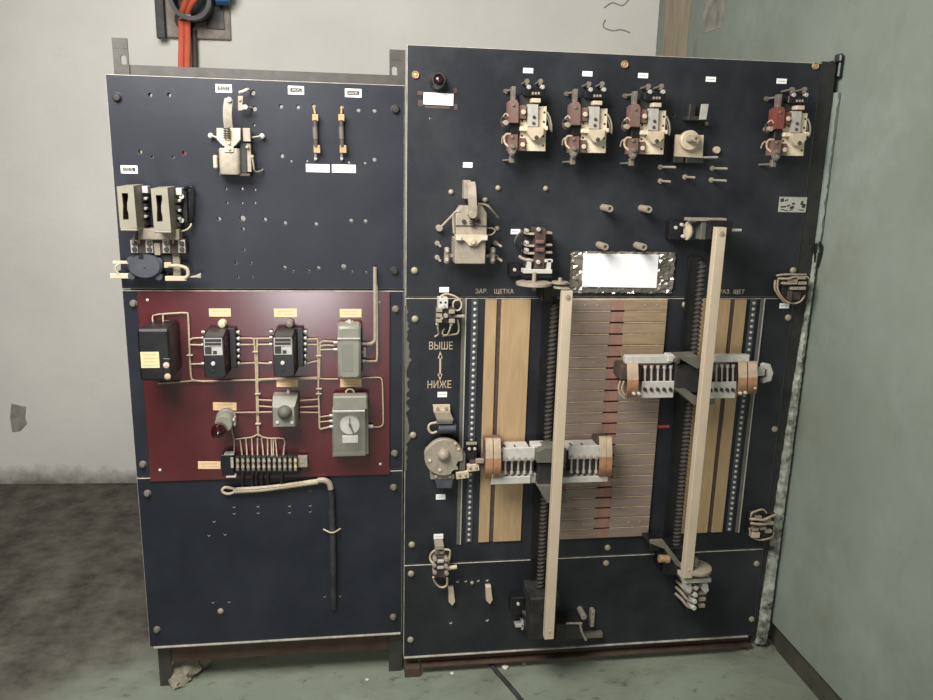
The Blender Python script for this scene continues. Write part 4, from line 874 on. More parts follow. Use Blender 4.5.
# ================================================================ cream lever breaker
T = thing('lever_breaker', 'cream breaker with upright contact arm and square base box, left of the cam switch', 'breaker', (470, 228, 0))
B().box(464.3, 180.3, 471, 199, .01, .055, .0015).out('rear_arm', M.drab, T)
B().band([(473, 216, .095), (472.6, 206, .1), (472, 195, .1), (471.4, 187, .085), (470.6, 183, .075)], .0235, .01).out('front_arm', M.drab, T)
B().prism([(461, 206), (482.5, 206), (487, 213), (487, 236), (456, 236), (456, 214)], .02, .07, .003).out('body', M.drab, T)
B().box(455.2, 239, 485.6, 264, .0, .09, .002).out('base_box', M.drab, T)
B().prism([(456, 235.4), (488, 235.4), (488, 240), (482, 240.3), (476.5, 246), (469.5, 246), (464, 240.3), (456, 240)], .07, .102, .0015).cy(473, 241.6, .1, .11, .0085).out('hinge_plate', M.cream, T)
B().box(456.4, 237, 461.6, 240.5, .1, .108, .001).box(482, 237, 487.6, 240.5, .1, .108, .001).out('hinge_lugs', M.white_metal, T)
B().cy(473, 214.5, .07, .104, .0115).out('pivot', M.drab, T)
for p in ((464, 221.5), (478.5, 221.5)): B().cy(*p, .07, .076, .006).out('screw', M.steel, T)
b = B(); b.tube([(472.5 + 2.6 * math.cos(t * PI / 4), 218 + t * .28, .08 + .006 * math.sin(t * PI / 4)) for t in range(33)], .0016, 6, 1); b.out('spring', M.steel, T)
B().box(455.8, 225.4, 487, 226.4, .07, .0725, .0003).out('seam', M.steel, T)
B().cyl(W(440, 228, .02), W(462, 205.5, .05), .0034).cy(439.6, 228.4, -.002, .026, .0095).out('left_rod', M.drab, T)
B().tube([(478, 204, .05), (486, 205, .055), (491, 209, .05), (498, 217.5, .02)], .0036, 8).out('right_rod', M.drab, T)
B().tube([(487, 228, .05), (493, 228.5, .045), (495, 231.5, .045), (491, 235, .05), (487, 234.5, .055)], .0022, 7).out('wire_loop', M.drab, T)
B().tube([(460, 211, .07), (454, 213, .065), (453.2, 222, .06), (454, 233, .06)], .0032, 8).out('wire_frame', M.drab, T)
for x0, s in ((444.6, 1), (490.6, 0)):
    q = B().box(x0, 247.5, x0 + 5, 264, .03, .05, .004).out('side_terminal', M.drab, T)
    B().cy(x0 + 2.5, 251, .05, .056, .0052).cy(x0 + 2.5, 260, .05, .056, .0052).out('terminal_screw', M.zinc, q)
B().box(449, 254, 456, 257.5, .02, .04, .001).out('link', M.drab, T); B().box(485, 254, 491, 257.5, .02, .04, .001).out('link', M.drab, T)
for bx, by in ((437, 243), (437, 257.2), (495.5, 243), (496, 257)): B().stud(bx, by, .09, .0038).cyl(W(bx, by, -.001), W(bx, by, -.001) + Vector((0, -.006, 0)), .0072).out('stud', M.drab, T)
# ================================================================ cream posts and the large blank notice
for px, py, s in ((610, 208.8, 'upper left of four cream posts above the large blank notice'), (649, 209.5, 'upper right of four cream posts above the large blank notice'), (605.5, 247, 'lower left of four cream posts above the large blank notice'), (644, 247.3, 'lower right of four cream posts above the large blank notice')):
    b = B(); b.out_(px, py, .065, [(.0105, -.001), (.0105, .063), (.0098, .065), (.0055, .065), (.005, .055), (0, .055)], 18); b.one('standoff_post', M.drab, s, 'post', 'cream posts')
T = thing('blank_notice', 'large blank white notice held by crumpled clear tape above the contact bars', 'notice', (621, 271, 0))
random.seed(12); b = B(); nx, nz = 34, 15
a, c = W(571, 251, .002), W(671.5, 292.8, .002); vs_ = []
for i in range(nx + 1):
    for j in range(nz + 1):
        e = .0025 if i in (0, nx) or j in (0, nz) else 0
        vs_.append(b.bm.verts.new(Vector((a.x + (c.x - a.x) * i / nx + random.uniform(-1, 1) * .002, -.002 - random.uniform(0, .009), a.z + (c.z - a.z) * j / nz + random.uniform(-1, 1) * .0018))))
for i in range(nx):
    for j in range(nz):
        k = i * (nz + 1) + j
        if (i + j) % 2: b.face([vs_[k], vs_[k + nz + 1], vs_[k + nz + 2]]); b.face([vs_[k], vs_[k + nz + 2], vs_[k + 1]])
        else: b.face([vs_[k], vs_[k + nz + 1], vs_[k + 1]]); b.face([vs_[k + 1], vs_[k + nz + 1], vs_[k + nz + 2]])
q = b.out('crumpled_tape', M.tape, T, 'crumpled shiny clear tape')
for f in q.data.polygons: f.use_smooth = False
B().prism([(583.8, 253.6), (658.8, 254.8), (656.5, 288), (582.3, 286.6)], .0005, .0115, .0003).out('card', M.labn, T, 'blank white card')
B().box(588, 289, 650, 292.3, .004, .0085, .0004).out('lower_strip', M.boxd, T, 'grey strip under the card')
# ================================================================ painted words
text(SRM, 'ВЫШЕ', .033, 440.8, 346.2, .0005, M.paintw, 'painted_word', .74, 0)
text(SRM, 'НИЖЕ', .033, 439.3, 385, .0005, M.paintw, 'painted_word', .76, 0)
b = B(); b.box(439.3, 355, 441.1, 377, -.0003, .0006, .0001).prism([(440.2, 351), (442.6, 358.3), (437.8, 358.3)], -.0003, .0006, .0001).prism([(440, 381), (437.6, 374), (442.4, 374)], -.0003, .0006, .0001); b.out('painted_arrow', M.paintw, SRM)
text(SRU, 'ЗАР.', .019, 481.5, 291.4, .0005, M.spacer, 'painted_word', .95, 0)
text(SRU, 'ЩЕТКА', .019, 503.8, 291.6, .0005, M.paintw, 'painted_word', .9, 0)
text(SRU, 'РАЗ.', .018, 724.8, 291.8, .0005, M.spacer, 'painted_word', .95, 0); text(SRU, 'ЩЕТ', .018, 739, 292, .0005, M.paintw, 'painted_word', .95, 0)
B().box(656, 425.3, 669.5, 428, -.0003, .0007, .0002).out('red_line', M.paintr, SRM)
# ================================================================ brass strips, dot columns, edge strips
def vstrip(x0, x1, z0, z1, d0, d1, name, m, label, cat, group, bev=.0008): return B().boxw(x0, x1, -d1, -d0, z0, z1, bev).one(name, m, label, cat, group)
zt, zb = W(500, 299.5, .006).z, W(500, 541.5, .006).z
X = lambda px: W(px, 299.5, .006).x
vstrip(X(485.7), X(497), zb, zt, 0, .007, 'brass_strip', M.brass, 'narrow brass strip, leftmost of the brass strips', 'brass strip', 'brass strips')
vstrip(X(501.6), X(531), zb, zt, 0, .007, 'brass_strip', M.brass, 'wide brass strip left of the first lead screw', 'brass strip', 'brass strips')
vstrip(X(497), X(501.6), zb, zt, 0, .0025, 'groove_strip', M.dbrown, 'dark groove strip between the two left brass strips', 'strip', None)
vstrip(X(702), X(731), zb, zt, 0, .007, 'brass_strip', M.brass, 'wide brass strip just right of the second guide bar', 'brass strip', 'brass strips')
vstrip(X(735.6), X(747), zb, zt, 0, .007, 'brass_strip', M.brass, 'narrow brass strip, rightmost of the brass strips', 'brass strip', 'brass strips')
vstrip(X(731), X(735.6), zb, zt, 0, .0025, 'groove_strip', M.dbrown, 'dark groove strip between the two right brass strips', 'strip', None)
for pc, s in ((475.4, 'left'), (754.8, 'right')):
    T = thing('dot_column', 'dark strip with a column of pale contact studs, %s' % ('left of the narrow left brass strip' if s == 'left' else 'right of the narrow right brass strip'), 'contact strip', Vector((X(pc), 0, (zt + zb) / 2)), 'stud columns')
    B().boxw(X(pc) - .0105, X(pc) + .0105, -.003, .0002, zb, zt, .0005).out('strip', M.slate, T)
    me = None; n = 42
    for k in range(n):
        z = zt - .012 - (zt - zb - .02) * k / (n - 1)
        if me is None:
            b = B(); b.prof(Vector(), Vector((0, -1, 0)), [(.0052, 0), (.005, .003), (.003, .0045), (0, .0048)], 12); me = b.mesh('contact_stud', M.zinc, Vector())
        o = bpy.data.objects.new('contact_stud', me); C.objects.link(o); o.parent = T; o.location = Vector((X(pc), -.003, z)) - Vector(T.location)
for xa, xb, s in ((462.2, 466.9, 'thin pale metal strip beside the left stud column'), (761.6, 765.6, 'thin pale metal strip beside the right stud column')):
    T = thing('edge_strip', s, 'strip', Vector((X((xa + xb) / 2), 0, (zt + zb) / 2)))
    B().boxw(X(xa), X(xb), -.004, .0002, zb - .006, zt + .004, .001).out('strip', M.boxd, T)
    e = X(xb) if s.find('left') > 0 else X(xb)
    B().boxw(e - .0035, e, -.0055, -.0035, zb - .006, zt + .004, .0005).out('bright_edge', M.zinc, T)
# ================================================================ bank of contact bars
T = thing('contact_bank', 'tall bank of 22 stacked horizontal contact bars between the two lead screws', 'contact bank', Vector((.40, 0, .9)))
gx0, gx1 = X(561), X(667.2); z1 = W(620, 300.5, .01).z; z0 = W(620, 538.5, .01).z; n = 22; pit = (z1 - z0) / n; gap = .0062
B().boxw(gx0 + .002, gx1 - .002, -.002, .0002, z0 + .002, z1, .0005).out('backing', M.blackd, T)
B().boxw(gx0, gx1, -.011, 0, z1 + .0005, z1 + .004, .0005).out('top_spacer', M.spacer, T)
xm0, xm1 = X(611.5), X(624)
for k in range(n):
    zz1 = z1 - k * pit; zz0 = zz1 - pit + gap; b = B()
    b.m(0).boxw(gx0, xm0 - .0004, -.012, 0, zz0, zz1, .0008).m(1).boxw(xm0, xm1, -.0115, 0, zz0, zz1, .0006).m(0 if k > 6 else 2).boxw(xm1 + .0004, gx1, -.012, 0, zz0, zz1, .0008)
    q = b.out('contact_bar', [M.bronze, M.copper, M.bronze2], T)
    if k in (0, 5, 20):
        for pxs in (585, 597, 645, 657):
            c = Vector((X(pxs), -.012, (zz0 + zz1) / 2)); B().prof(c, Vector((0, -1, 0)), [(.0042, -.001), (.004, .001), (0, .0018)], 10).out('rivet', M.drab, q)
    if k < n - 1:
        zc = zz0 - gap / 2
        B().boxw(gx0, xm0 - .002 - .0005 * k, -.0112, 0, zc - .0015, zc + .0015, .0003).out('spacer', M.spacer, T)
        B().boxw(xm1 + .004, gx1, -.0112, 0, zc - .0015, zc + .0015, .0003).out('spacer', M.spacer, T)
# ================================================================ lead screws and guide bars
def lead_screw(px0, py0, px1, py1, d, r, label):
    a, c = W(px0, py0, d), W(px1, py1, d); x = (a.x + c.x) / 2; y = -d
    T = thing('lead_screw', label, 'lead screw', Vector((x, 0, c.z)), 'lead screws')
    b = B(); b.cyl(Vector((x, y, c.z)), Vector((x, y, a.z)), r * .68, n=14); b.out('shaft', M.dsteel, T)
    b = B(); pitch = .0138; N = 12; turns = (a.z - c.z) / pitch; rings = []
    for i in range(int(turns * N)):
        t = 2 * PI * i / N; z = c.z + pitch * i / N; er = Vector((math.cos(t), math.sin(t), 0)); ce = Vector((x, y, z))
        rings.append([b.bm.verts.new(ce + er * (r * .6) + Vector((0, 0, -.0042))), b.bm.verts.new(ce + er * r + Vector((0, 0, -.0018))), b.bm.verts.new(ce + er * r + Vector((0, 0, .0018))), b.bm.verts.new(ce + er * (r * .6) + Vector((0, 0, .0042)))])
    b.loft(rings); b.out('thread', M.screw, T)
    B().boxw(x - .022, x + .02, -.012, .0002, c.z - .01, a.z + .012, .001).out('slot_shade', M.black, T)  # black strip added as the shade of the slot behind the screw
    return T
L1 = lead_screw(552.8, 304, 541, 592, .06, .0125, 'threaded lead screw at the left of the contact bars')
L2 = lead_screw(706.5, 262, 671, 562, .06, .0130, 'threaded lead screw at the right of the contact bars')
def guide(pa, pb, d, w, t, label):
    a, c = W(*pa, d), W(*pb, d); x = (a.x + c.x) / 2
    T = thing('guide_bar', label, 'guide bar', Vector((x, -d, c.z)), 'guide bars')
    B().boxw(x - w / 2, x + w / 2, -d, -d + t, c.z, a.z, .0012).out('bar', M.bar, T)
    return T, x, a.z, c.z
GB1, bx1, t1, b1 = guide((567.8, 291), (549.4, 639.5), .165, .0295, .026, 'long pale flat guide bar standing left of the contact bars')
GB2, bx2, t2, b2 = guide((722, 227.5), (688, 578.5), .165, .0295, .026, 'long pale flat guide bar standing right of the contact bars')
for G, x, a, c in ((GB1, bx1, t1, b1), (GB2, bx2, t2, b2)):
    B().prof(Vector((x, -.165, a - .017)), Vector((0, -1, 0)), [(.0075, -.001), (.007, .003), (0, .004)], 14).out('top_screw', M.drab, G)
    B().prof(Vector((x, -.165, c + .028)), Vector((0, -1, 0)), [(.0045, -.001), (.004, .0015), (0, .002)], 12).out('bottom_screw', M.spacer, G)
# ================================================================ cam switches
def cam(label, cx, top, bot, d0, d1, grp, skew=0):
    """stack of four contact tiers on an upright spine, out from the board"""
    return thing('cam_switch', label, 'cam switch', (cx, (top + bot) / 2, 0), grp)
T = cam('brown finned cam switch over the left guide bar, with a disc below', 540, 228, 280, 0, .1, 'cam switches')
B().box(534.8, 228.5, 545.6, 268.5, .02, .085, .002).out('spine', M.dbrown, T)
for y in (240, 248): B().box(536, y, 545, y + 4.2, .085, .096, .003).out('spine_clip', M.brown, T)
B().cy(539, 229.6, .085, .094, .006).cy(538.6, 262.3, .085, .095, .0062).out('spine_screw', M.zinc, T)
for k, y in enumerate((232, 244, 251.5)):
    B().band([Vector(W(523.5, y - 1, .03)), Vector(W(528, y + 1.3, .065)), Vector(W(535, y + 1.8, .08))], .012, .006).out('left_finger', M.drab, T)
    B().box(523, y - 1.4, 535, y + 2, .02, .05, .001).out('tier', M.blackd, T)
    B().box(545.4, y, 552.4, y + 2.2, .04, .08, .0008).out('right_finger', M.drab, T)
    B().cy(527.5, y - 1.2, .05, .075, .0055).out('tier_screw', M.zinc, T)
B().box(524, 234, 552, 268, .002, .04, .002).out('body', M.blackd, T)
B().tube([(519, 256, .08), (523, 258.8, .085), (529, 260.2, .09), (533, 260.5, .09)], .0045, 8).out('upper_arm', M.drab, T)
B().box(527.3, 259, 531.5, 271, .07, .092, .001).box(547.3, 260, 551.2, 271.5, .07, .092, .001).box(545, 259.5, 553, 262.5, .07, .092, .001).box(523.5, 269.5, 552.3, 273.6, .06, .095, .001).out('roller_frame', M.white_metal, T)
B().box(523, 273.5, 552, 278, .03, .09, .001).out('lower_fin', M.black, T)
B().box(509, 263.6, 522, 276.5, .0, .03, .002).out('motor_block', M.black, T); B().cy(514.8, 270, .03, .036, .0052).out('block_screw', M.white_metal, T)
B().tube([(528, 231.5, .03), (521, 232.5, .04), (516.5, 237, .04), (515, 243, .03), (517, 246.5, .01)], .0032, 8).out('wire_loop', M.boxd, T)
c = W(534, 283.3, .105)
B().prof(c + Vector((0, 0, -.006)), Vector((0, 0, 1)), [(.045, 0), (.052, .002), (.052, .009), (.045, .011), (0, .011)], 32).out('disc', M.drab, T)
B().cyl(c + Vector((0, 0, -.02)), c + Vector((0, 0, .03)), .006).out('disc_spindle', M.drab, T)
c2 = W(560, 284, .125); B().prof(c2, Vector((0, 0, 1)), [(.02, 0), (.024, .002), (.024, .007), (0, .008)], 24).boxw(c2.x, c2.x + .028, c2.y - .008, c2.y + .012, c2.z, c2.z + .004, .001).cyl(c2, c2 + Vector((0, 0, .018)), .0055).out('small_gear', M.drab, T)
c3 = W(561, 288.4, .13); B().prof(c3, Vector((0, 0, 1)), [(.018, 0), (.022, .001), (.022, .006), (0, .007)], 24).boxw(c3.x - .004, c3.x + .018, c3.y - .03, c3.y + .015, c3.z, c3.z + .005, .001).out('bar_bracket', M.drab, T)
B().box(543, 287, 553, 302, .004, .085, .002).out('screw_bearing', M.black, T)
# lower cam switch under the right guide bar
T = cam('pale cam switch with an oval disc under the foot of the right guide bar', 692, 560, 612, 0, .1, 'cam switches')
c = W(695, 567.5, .13)
B().prof(c + Vector((.003, 0, -.008)), Vector((0, 0, 1)), [(.045, 0), (.049, .003), (.049, .012), (.045, .014), (0, .014)], 36).out('disc', M.drab, T)
B().cyl(c + Vector((0, 0, -.02)), c + Vector((0, 0, .035)), .007).out('disc_spindle', M.drab, T)
B().box(685.5, 579, 711.2, 583, .05, .15, .001).out('top_plate', M.white_metal, T)
B().box(688, 579, 708, 612, .0, .09, .003).out('body', M.black, T)
for k, y in enumerate((586.5, 593.5, 600, 606.5)):
    B().tube([(677 - k * .5, y - 13, .04), (682, y - 7, .07), (687, y - 1, .1), (691, y + 1, .13), (695.5, y + 1, .135)], .0052, 8).out('left_finger', M.drab, T)
    B().box(699, y - 2, 708 - k * .8, y + 1.8, .07, .125, .003).out('right_finger', M.drab, T)
    B().cy(696.5 - k * .7, y + 2, .1, .14, .008).out('centre_bolt', M.white_metal, T)
B().prism([(686.5, 585.5), (691, 583.5), (692.5, 590), (690, 594), (687, 592)], .1, .14, .001).out('roller_arm', M.white_metal, T); B().prism([(703, 583.5), (708, 583.5), (709, 591), (706, 593.5), (702, 590)], .1, .14, .001).out('roller_arm', M.white_metal, T)
b = B(); b.prism([(650.5, 540.6), (663, 540), (667, 545), (681.5, 564), (681.5, 569), (676, 565), (664, 548.5), (650.5, 543.5)], .09, .1, .001); b.out('arm', M.finger, T)
B().box(650, 543.5, 660, 551.5, -.0005, .09, .002).out('arm_block', M.black, T); B().box(664, 548, 684, 575, .0, .085, .003).out('bearing_block', M.black, T)
B().cyl(W(659, 558.5, .085), W(667, 558.5, .085), .0125, n=18).cyl(W(665.8, 558.5, .085), W(668.5, 558.5, .085), .015, n=18).out('side_knob', M.oldbrass, T)
# upper bracket of the right guide bar
T = thing('bar_bracket', 'black bracket with a cream round disc at the top of the right guide bar', 'bracket', (705, 230, 0))
B().box(670, 221, 692, 240, -.0005, .04, .002).out('left_block', M.black, T)
c = W(690, 231, .075); B().prof(c + Vector((-.01, 0, 0)), Vector((1, 0, 0)), [(.012, -.004), (.0265, 0), (.0265, .005), (.014, .016), (0, .017)], 26).out('round_disc', M.cream, T)
for p in ((676.3, 227.8, .04), (682.3, 224.8, .07), (683.4, 236.4, .07)): B().cy(p[0], p[1], p[2] - .002, p[2] + .006, .0052).out('white_screw', M.white_metal, T)
B().box(691.5, 221.8, 701, 240, .0, .08, .002).out('inner_block', M.slate, T)
B().box(701, 221, 708.5, 239.8, .0, .12, .002).out('grey_block', M.boxd, T)
B().box(689, 218.2, 727, 221.2, .09, .125, .001).out('top_plate', M.drab, T)
B().box(708, 220.5, 732.5, 240, .0, .135, .003).out('right_block', M.black, T)
B().cyl(W(731, 230.3, .07), W(741, 230.3, .07), .0045).out('side_pin', M.white_metal, T)
# crank drive at the foot of the left guide bar
T = thing('crank_drive', 'black crank drive bracket at the foot of the left guide bar', 'drive', (550, 615, 0))
B().box(511, 597.7, 525, 613.3, -.0005, .045, .003).out('left_block', M.black, T); B().cy(518.4, 604.6, .045, .052, .005).out('block_screw', M.white_metal, T)
B().tube([(522, 610, .03), (527, 615, .05), (529.5, 622, .07), (530.5, 632, .085), (531, 638, .09)], .013, 10).out('curved_arm', M.black, T)
B().box(515.5, 625, 523, 627.4, .01, .035, .0005).box(521.6, 621, 523.6, 630, .01, .035, .0005).out('bright_tab', M.zinc, T)
B().box(530, 598, 556, 640, .0, .12, .004).out('gear_case', M.blackd, T)
B().box(530.5, 595, 560, 608, .0, .1, .003).out('upper_case', M.dsteel, T)
B().prism([(556, 624), (581, 623.5), (584.5, 639), (556, 641)], .0, .075, .003).out('side_cover', M.dsteel, T)
B().cyl(W(566, 623.3, .08), W(582, 623.3, .08), .0035).tube([(580, 623, .08), (582, 632, .08), (586, 640, .08)], .004, 8).out('crank_rod', M.drab, T)
B().cy(584, 617.2, .0, .05, .0105).out('cream_cap', M.drab, T)
B().box(590.8, 610.6, 594.6, 627, -.0005, .02, .001).cy(592.6, 613, .02, .023, .004).cy(592.3, 623, .02, .023, .004).out('upright_tag', M.drab, T)
B().box(585.5, 633.8, 602.8, 638.2, -.0005, .02, .001).out('lying_tag', M.finger, T)
# ================================================================ brush carriages
def slotted_block(T, px0, py0, px1, py1, d, n=4):
    q = B().box(px0, py1 - 2.5, px1, py1, .02, d, .001).out('slotted_top', M.white_metal, T)
    for k in range(n):
        x = px0 + (px1 - px0) * (k + .6) / n; B().boxw(W(x, py1, d).x, W(x + 1.6, py1, d).x, -.07, -.05, W(x, py1 - 2.5, d).z - .001, W(x, py1 - 2.5, d).z + .0006, .0002).out('slot', M.black, q)
def holder(T, px0, px1, yt, yb, flip, n=5, rail=(0, 0)):
    """row of n spring brushes between a clamp plate and a rail"""
    D1 = .105
    if not flip:
        B().box(px0, yt, px1, yt + 13, D1 - .008, D1, .0015).out('clamp_plate', M.white_metal, T)
        ys, ye = yt + 11, yb
    else:
        B().box(px0, yb - 16.5, px1, yb, D1 - .008, D1, .0015).out('clamp_plate', M.white_metal, T)
        ys, ye = yt, yb - 14
    B().box(px0 + .8, ys, px1 - .8, ye, .015, .08, .001).out('brush_body', M.dbrown, T)
    for k in range(n):
        x = px0 + (px1 - px0) * (k + .5) / n
        if not flip:
            B().cyl(W(x - .6, ys, .096), W(x - .9, ye + 1.5, .096), .0032).cyl(W(x - .9, ye - .8, .096), W(x - .9, ye + 1.8, .096), .0055).out('brush_pin', M.zinc, T)
            B().cy(x, yt + 12, D1, D1 + .008, .0065).out('clamp_bolt', M.drab, T)
        else:
            B().cyl(W(x, ys - 1, .096), W(x - .3, ye, .096), .0032).cyl(W(x, ys - 2, .096), W(x, ys + .8, .096), .0055).out('brush_pin', M.zinc, T)
            B().cy(x, yb - 8.3, D1, D1 + .005, .0058).cyl(W(x - 1.2, yb - 10.6, D1 + .004), W(x + 1.4, yb - 6.4, D1 + .004), .0018).out('clamp_bolt', M.steel, T)
def strap(T, px, w, yt, yb, m1=None):
    ww = abs(W(px + w, 460, .1).x - W(px, 460, .1).x)
    ym = (yt + yb) / 2
    B().band([(px - 1.5, yt + 2, .05), (px - .5, yt, .08), (px, yt + 2.5, .115), (px + .4, ym, .128)], ww, .003).out('strap_top', M.strapp, T)
    B().band([(px + .4, ym, .128), (px, yb - 8, .125), (px - .6, yb - 1.5, .105), (px - 1.5, yb, .075)], ww, .0032).out('strap', M.strap, T)
T = thing('brush_carriage', 'left brush carriage on the first lead screw, its white clamp plates above the brushes', 'brush carriage', (549, 462, 0), 'brush carriages')
slotted_block(T, 499, 441, 530.5, 452, .09, 3)
holder(T, 503, 535, 447.8, 472, False)
B().box(491, 476.8, 530.5, 484.2, .075, .1, .0015).out('bottom_rail', M.white_metal, T)
B().box(529, 473.5, 536.5, 483.5, .03, .09, .003).out('rail_joint', M.zinc, T)
strap(T, 489, 7, 438.5, 478.5); strap(T, 497, 7, 438.5, 478.5)
B().box(485.5, 441, 503, 472, .012, .07, .002).out('end_plate', M.brown, T)
slotted_block(T, 565.5, 440.8, 599, 450, .09, 3)
holder(T, 569, 600, 446, 471, False)
B().box(562.5, 476.8, 608, 482.6, .075, .1, .0015).out('bottom_rail', M.white_metal, T)
B().box(562, 482.4, 600, 484.4, .02, .09, .001).out('rail_lip', M.copper, T)
strap(T, 602.5, 6.5, 436.5, 477); strap(T, 609, 5.5, 437, 477)
B().box(596, 440, 610, 470, .012, .07, .002).out('end_plate', M.dbrown, T)
B().prism([(537, 452), (545, 448), (563, 448), (566, 449), (566, 463), (537, 463)], .07, .13, .002).out('nut_block', M.boxd, T)
B().box(538, 463, 562, 486, .02, .115, .003).out('nut_body', M.dsteel, T)
B().prism([(537, 486), (552, 486), (560, 486), (568, 494), (567.5, 503.5), (547, 503.5)], .04, .13, .002).out('lower_plate', M.boxd, T)
B().box(532, 445, 546, 449.5, .06, .1, .002).out('left_arm', M.white_metal, T)
B().box(470, 461, 487, 469, .02, .05, .002).out('left_shaft', M.dbrown, T)
B().box(476, 459.5, 484, 463.5, .05, .062, .001).out('shaft_collar', M.drab, T)
T = thing('brush_carriage', 'right brush carriage on the second lead screw, its white clamp plates below the brushes', 'brush carriage', (690, 380, 0), 'brush carriages')
B().box(626, 356, 672, 363.6, .075, .1, .0015).box(668, 355, 680, 362, .07, .105, .002).out('top_rail', M.white_metal, T)
holder(T, 642, 674, 367.5, 398, True)
strap(T, 632.5, 10.5, 363, 397)
B().box(621, 366, 642, 380, .012, .085, .003).out('end_plate', M.dbrown, T)
for p in ((634.5, 394), (639.5, 394)): B().cy(*p, .118, .13, .0048).out('strap_screw', M.white_metal, T)
B().tube([(620.5, 381, .08), (618.5, 388, .08), (621, 395, .08), (626, 398.5, .08)], .003, 8).tube([(624, 381, .09), (622, 389, .09), (624.5, 395, .09)], .0028, 8).out('pigtail', M.cord, T)
B().box(714, 355.5, 749.5, 362.2, .075, .1, .0015).out('top_rail', M.white_metal, T)
holder(T, 708, 736, 366.5, 398.5, True)
strap(T, 742.5, 8, 361, 395); strap(T, 752.5, 8.5, 361.5, 393.5)
B().box(733, 364, 758, 383, .012, .085, .003).out('end_plate', M.dbrown, T)
for p in ((741, 393.5), (746, 393), (755.5, 388)): B().cy(*p, .112, .124, .0048).out('strap_screw', M.white_metal, T)
B().box(754.5, 368.2, 765, 376, .04, .06, .001).prism([(762.5, 365), (765, 363.5), (770.5, 364.5), (773.5, 373), (771, 381), (763, 383.5), (763, 379), (767.5, 377), (767.5, 369), (762.5, 369)], .045, .06, .001).out('pointer_bracket', M.white_metal, T)
B().prism([(677, 357), (698, 356), (705, 363), (705, 368), (697, 369)], .07, .13, .002).out('nut_block', M.boxd, T)
B().box(675, 364, 699, 393, .02, .105, .003).out('nut_body', M.dsteel, T)
B().cy(677.7, 361.8, .1, .125, .0075).out('side_bolt', M.dbrown, T)
B().prism([(676.5, 390.5), (688, 390.5), (699, 398.5), (706, 398.5), (706, 405), (694, 405.5)], .03, .13, .002).out('lower_plate', M.boxd, T)
B().box(699, 363, 716, 372, .07, .12, .002).out('right_arm', M.boxd, T)
B().box(709, 398.5, 715, 404.5, .0072, .06, .001).out('lower_lug', M.boxd, T)
# ================================================================ dial and flap
T = thing('limit_dial', 'round cream dial disc with a notched rim beside the left brush carriage', 'dial', (445, 458, 0))
b = B(); c = W(444.2, 457.8, .055); n = 64; rr = []
def rad(i):
    a = 360 * i / n
    r = .0595
    if 325 < a < 345: r = .046
    if 295 < a < 312: r = .053
    if 150 < a < 170: r = .062
    return r
for d, k in ((.035, .97), (.036, 1), (.052, 1), (.055, .96)):
    rr.append([b.bm.verts.new(Vector((c.x + rad(i) * k * math.cos(2 * PI * i / n), -d, c.z + rad(i) * k * math.sin(2 * PI * i / n)))) for i in range(n)])
b.loft(rr).out('disc', M.drab, T)
B().out_(444.5, 457.2, .075, [(.019, .053), (.0185, .06), (.015, .068), (.007, .074), (0, .075)], 22).out('hub', M.drab, T)
for p in ((430, 461), (440, 470.5), (455.5, 444), (458.8, 449.5)): B().cy(*p, .054, .058, .005).out('screw', M.cream, T)
B().cyl(Vector((c.x, -.036, c.z)), Vector((c.x, .001, c.z)), .02, n=18).out('spindle', M.dsteel, T)
B().box(466, 443.5, 477, 460, .0045, .035, .002).out('side_block', M.black, T)
for x in (469.5, 475): B().cy(x, 449.2, .035, .04, .0048).out('white_screw', M.white_metal, T)
B().box(466.5, 442.8, 477, 445, .03, .04, .0006).out('block_clip', M.drab, T)
B().box(460, 454, 465.5, 470, .02, .05, .001).out('lever', M.boxd, T)
for q in ((456.3, 472, 469, 478.8), (467.3, 464.6, 479.3, 471.5)): 
    p = B().box(*q, .04, .056, .0012, -6).out('cream_tab', M.cream, T)
    xm, ym = (q[0] + q[2]) / 2, (q[1] + q[3]) / 2
    for dx in (-3, 3): B().cy(xm + dx, ym, .056, .06, .0042).out('tab_screw', M.drab, p)
T = thing('hinged_flap', 'cream and grey hinged contact flap above the round dial', 'contact', (444, 418, 0))
B().prism([(433, 405.3), (450, 405), (450.5, 412.5), (434, 413)], .012, .022, .001).out('cream_plate', M.cream, T)
for x in (437.3, 446): B().cy(x, 408.7, .022, .026, .0055).out('plate_screw', M.drab, T)
B().prism([(434, 412.6), (450.5, 412.2), (454, 420.5), (437.5, 421.5)], .012, .04, .002).out('flap', M.drab, T)
B().box(437, 420.5, 453, 424.5, .015, .05, .002).out('flap_lip', M.boxd, T)
B().cyl(W(438.5, 429, .045), W(455.5, 428.5, .045), .0115, n=18).boxw(W(438, 428, .03).x, W(456, 428, .03).x, -.045, -.0005, W(446, 432, .03).z, W(446, 424, .03).z, .002).out('roller', M.slate, T)
B().tube([(437, 431.5, .03), (431.5, 433, .03), (428.5, 428.5, .03), (430, 424, .03), (436.5, 422.5, .03)], .0036, 8).out('wire_loop', M.cordw, T)
T = thing('lower_contact', 'grey contact block with pale clamps under the round dial', 'contact', (443, 481, 0))
B().box(430.8, 474.5, 454.5, 479.3, .0, .04, .0015).out('clamp_plate', M.drab, T)
for x in (436, 450): B().cy(x, 476.8, .04, .046, .0048).out('clamp_screw', M.zinc, T)
B().prism([(434.5, 479.5), (453.5, 479.5), (452, 488.5), (437, 488.5)], .0, .045, .003).out('block', M.slate, T)
# ================================================================ pale pegs
for px, s in ((451.5, 'left of the two pale pegs on the bottom right slab'), (489, 'right of the two pale pegs on the bottom right slab')):
    b = B(); y = 597 if px < 470 else 595.5
    b.prism([(px - 3.2, y - 9), (px + 2, y - 9.3), (px + 4, y + 5), (px + 1, y + 9.3), (px - 2.6, y + 6)], -.0005, .016, .003); b.one('peg', M.cream, s, 'peg', 'pale pegs')
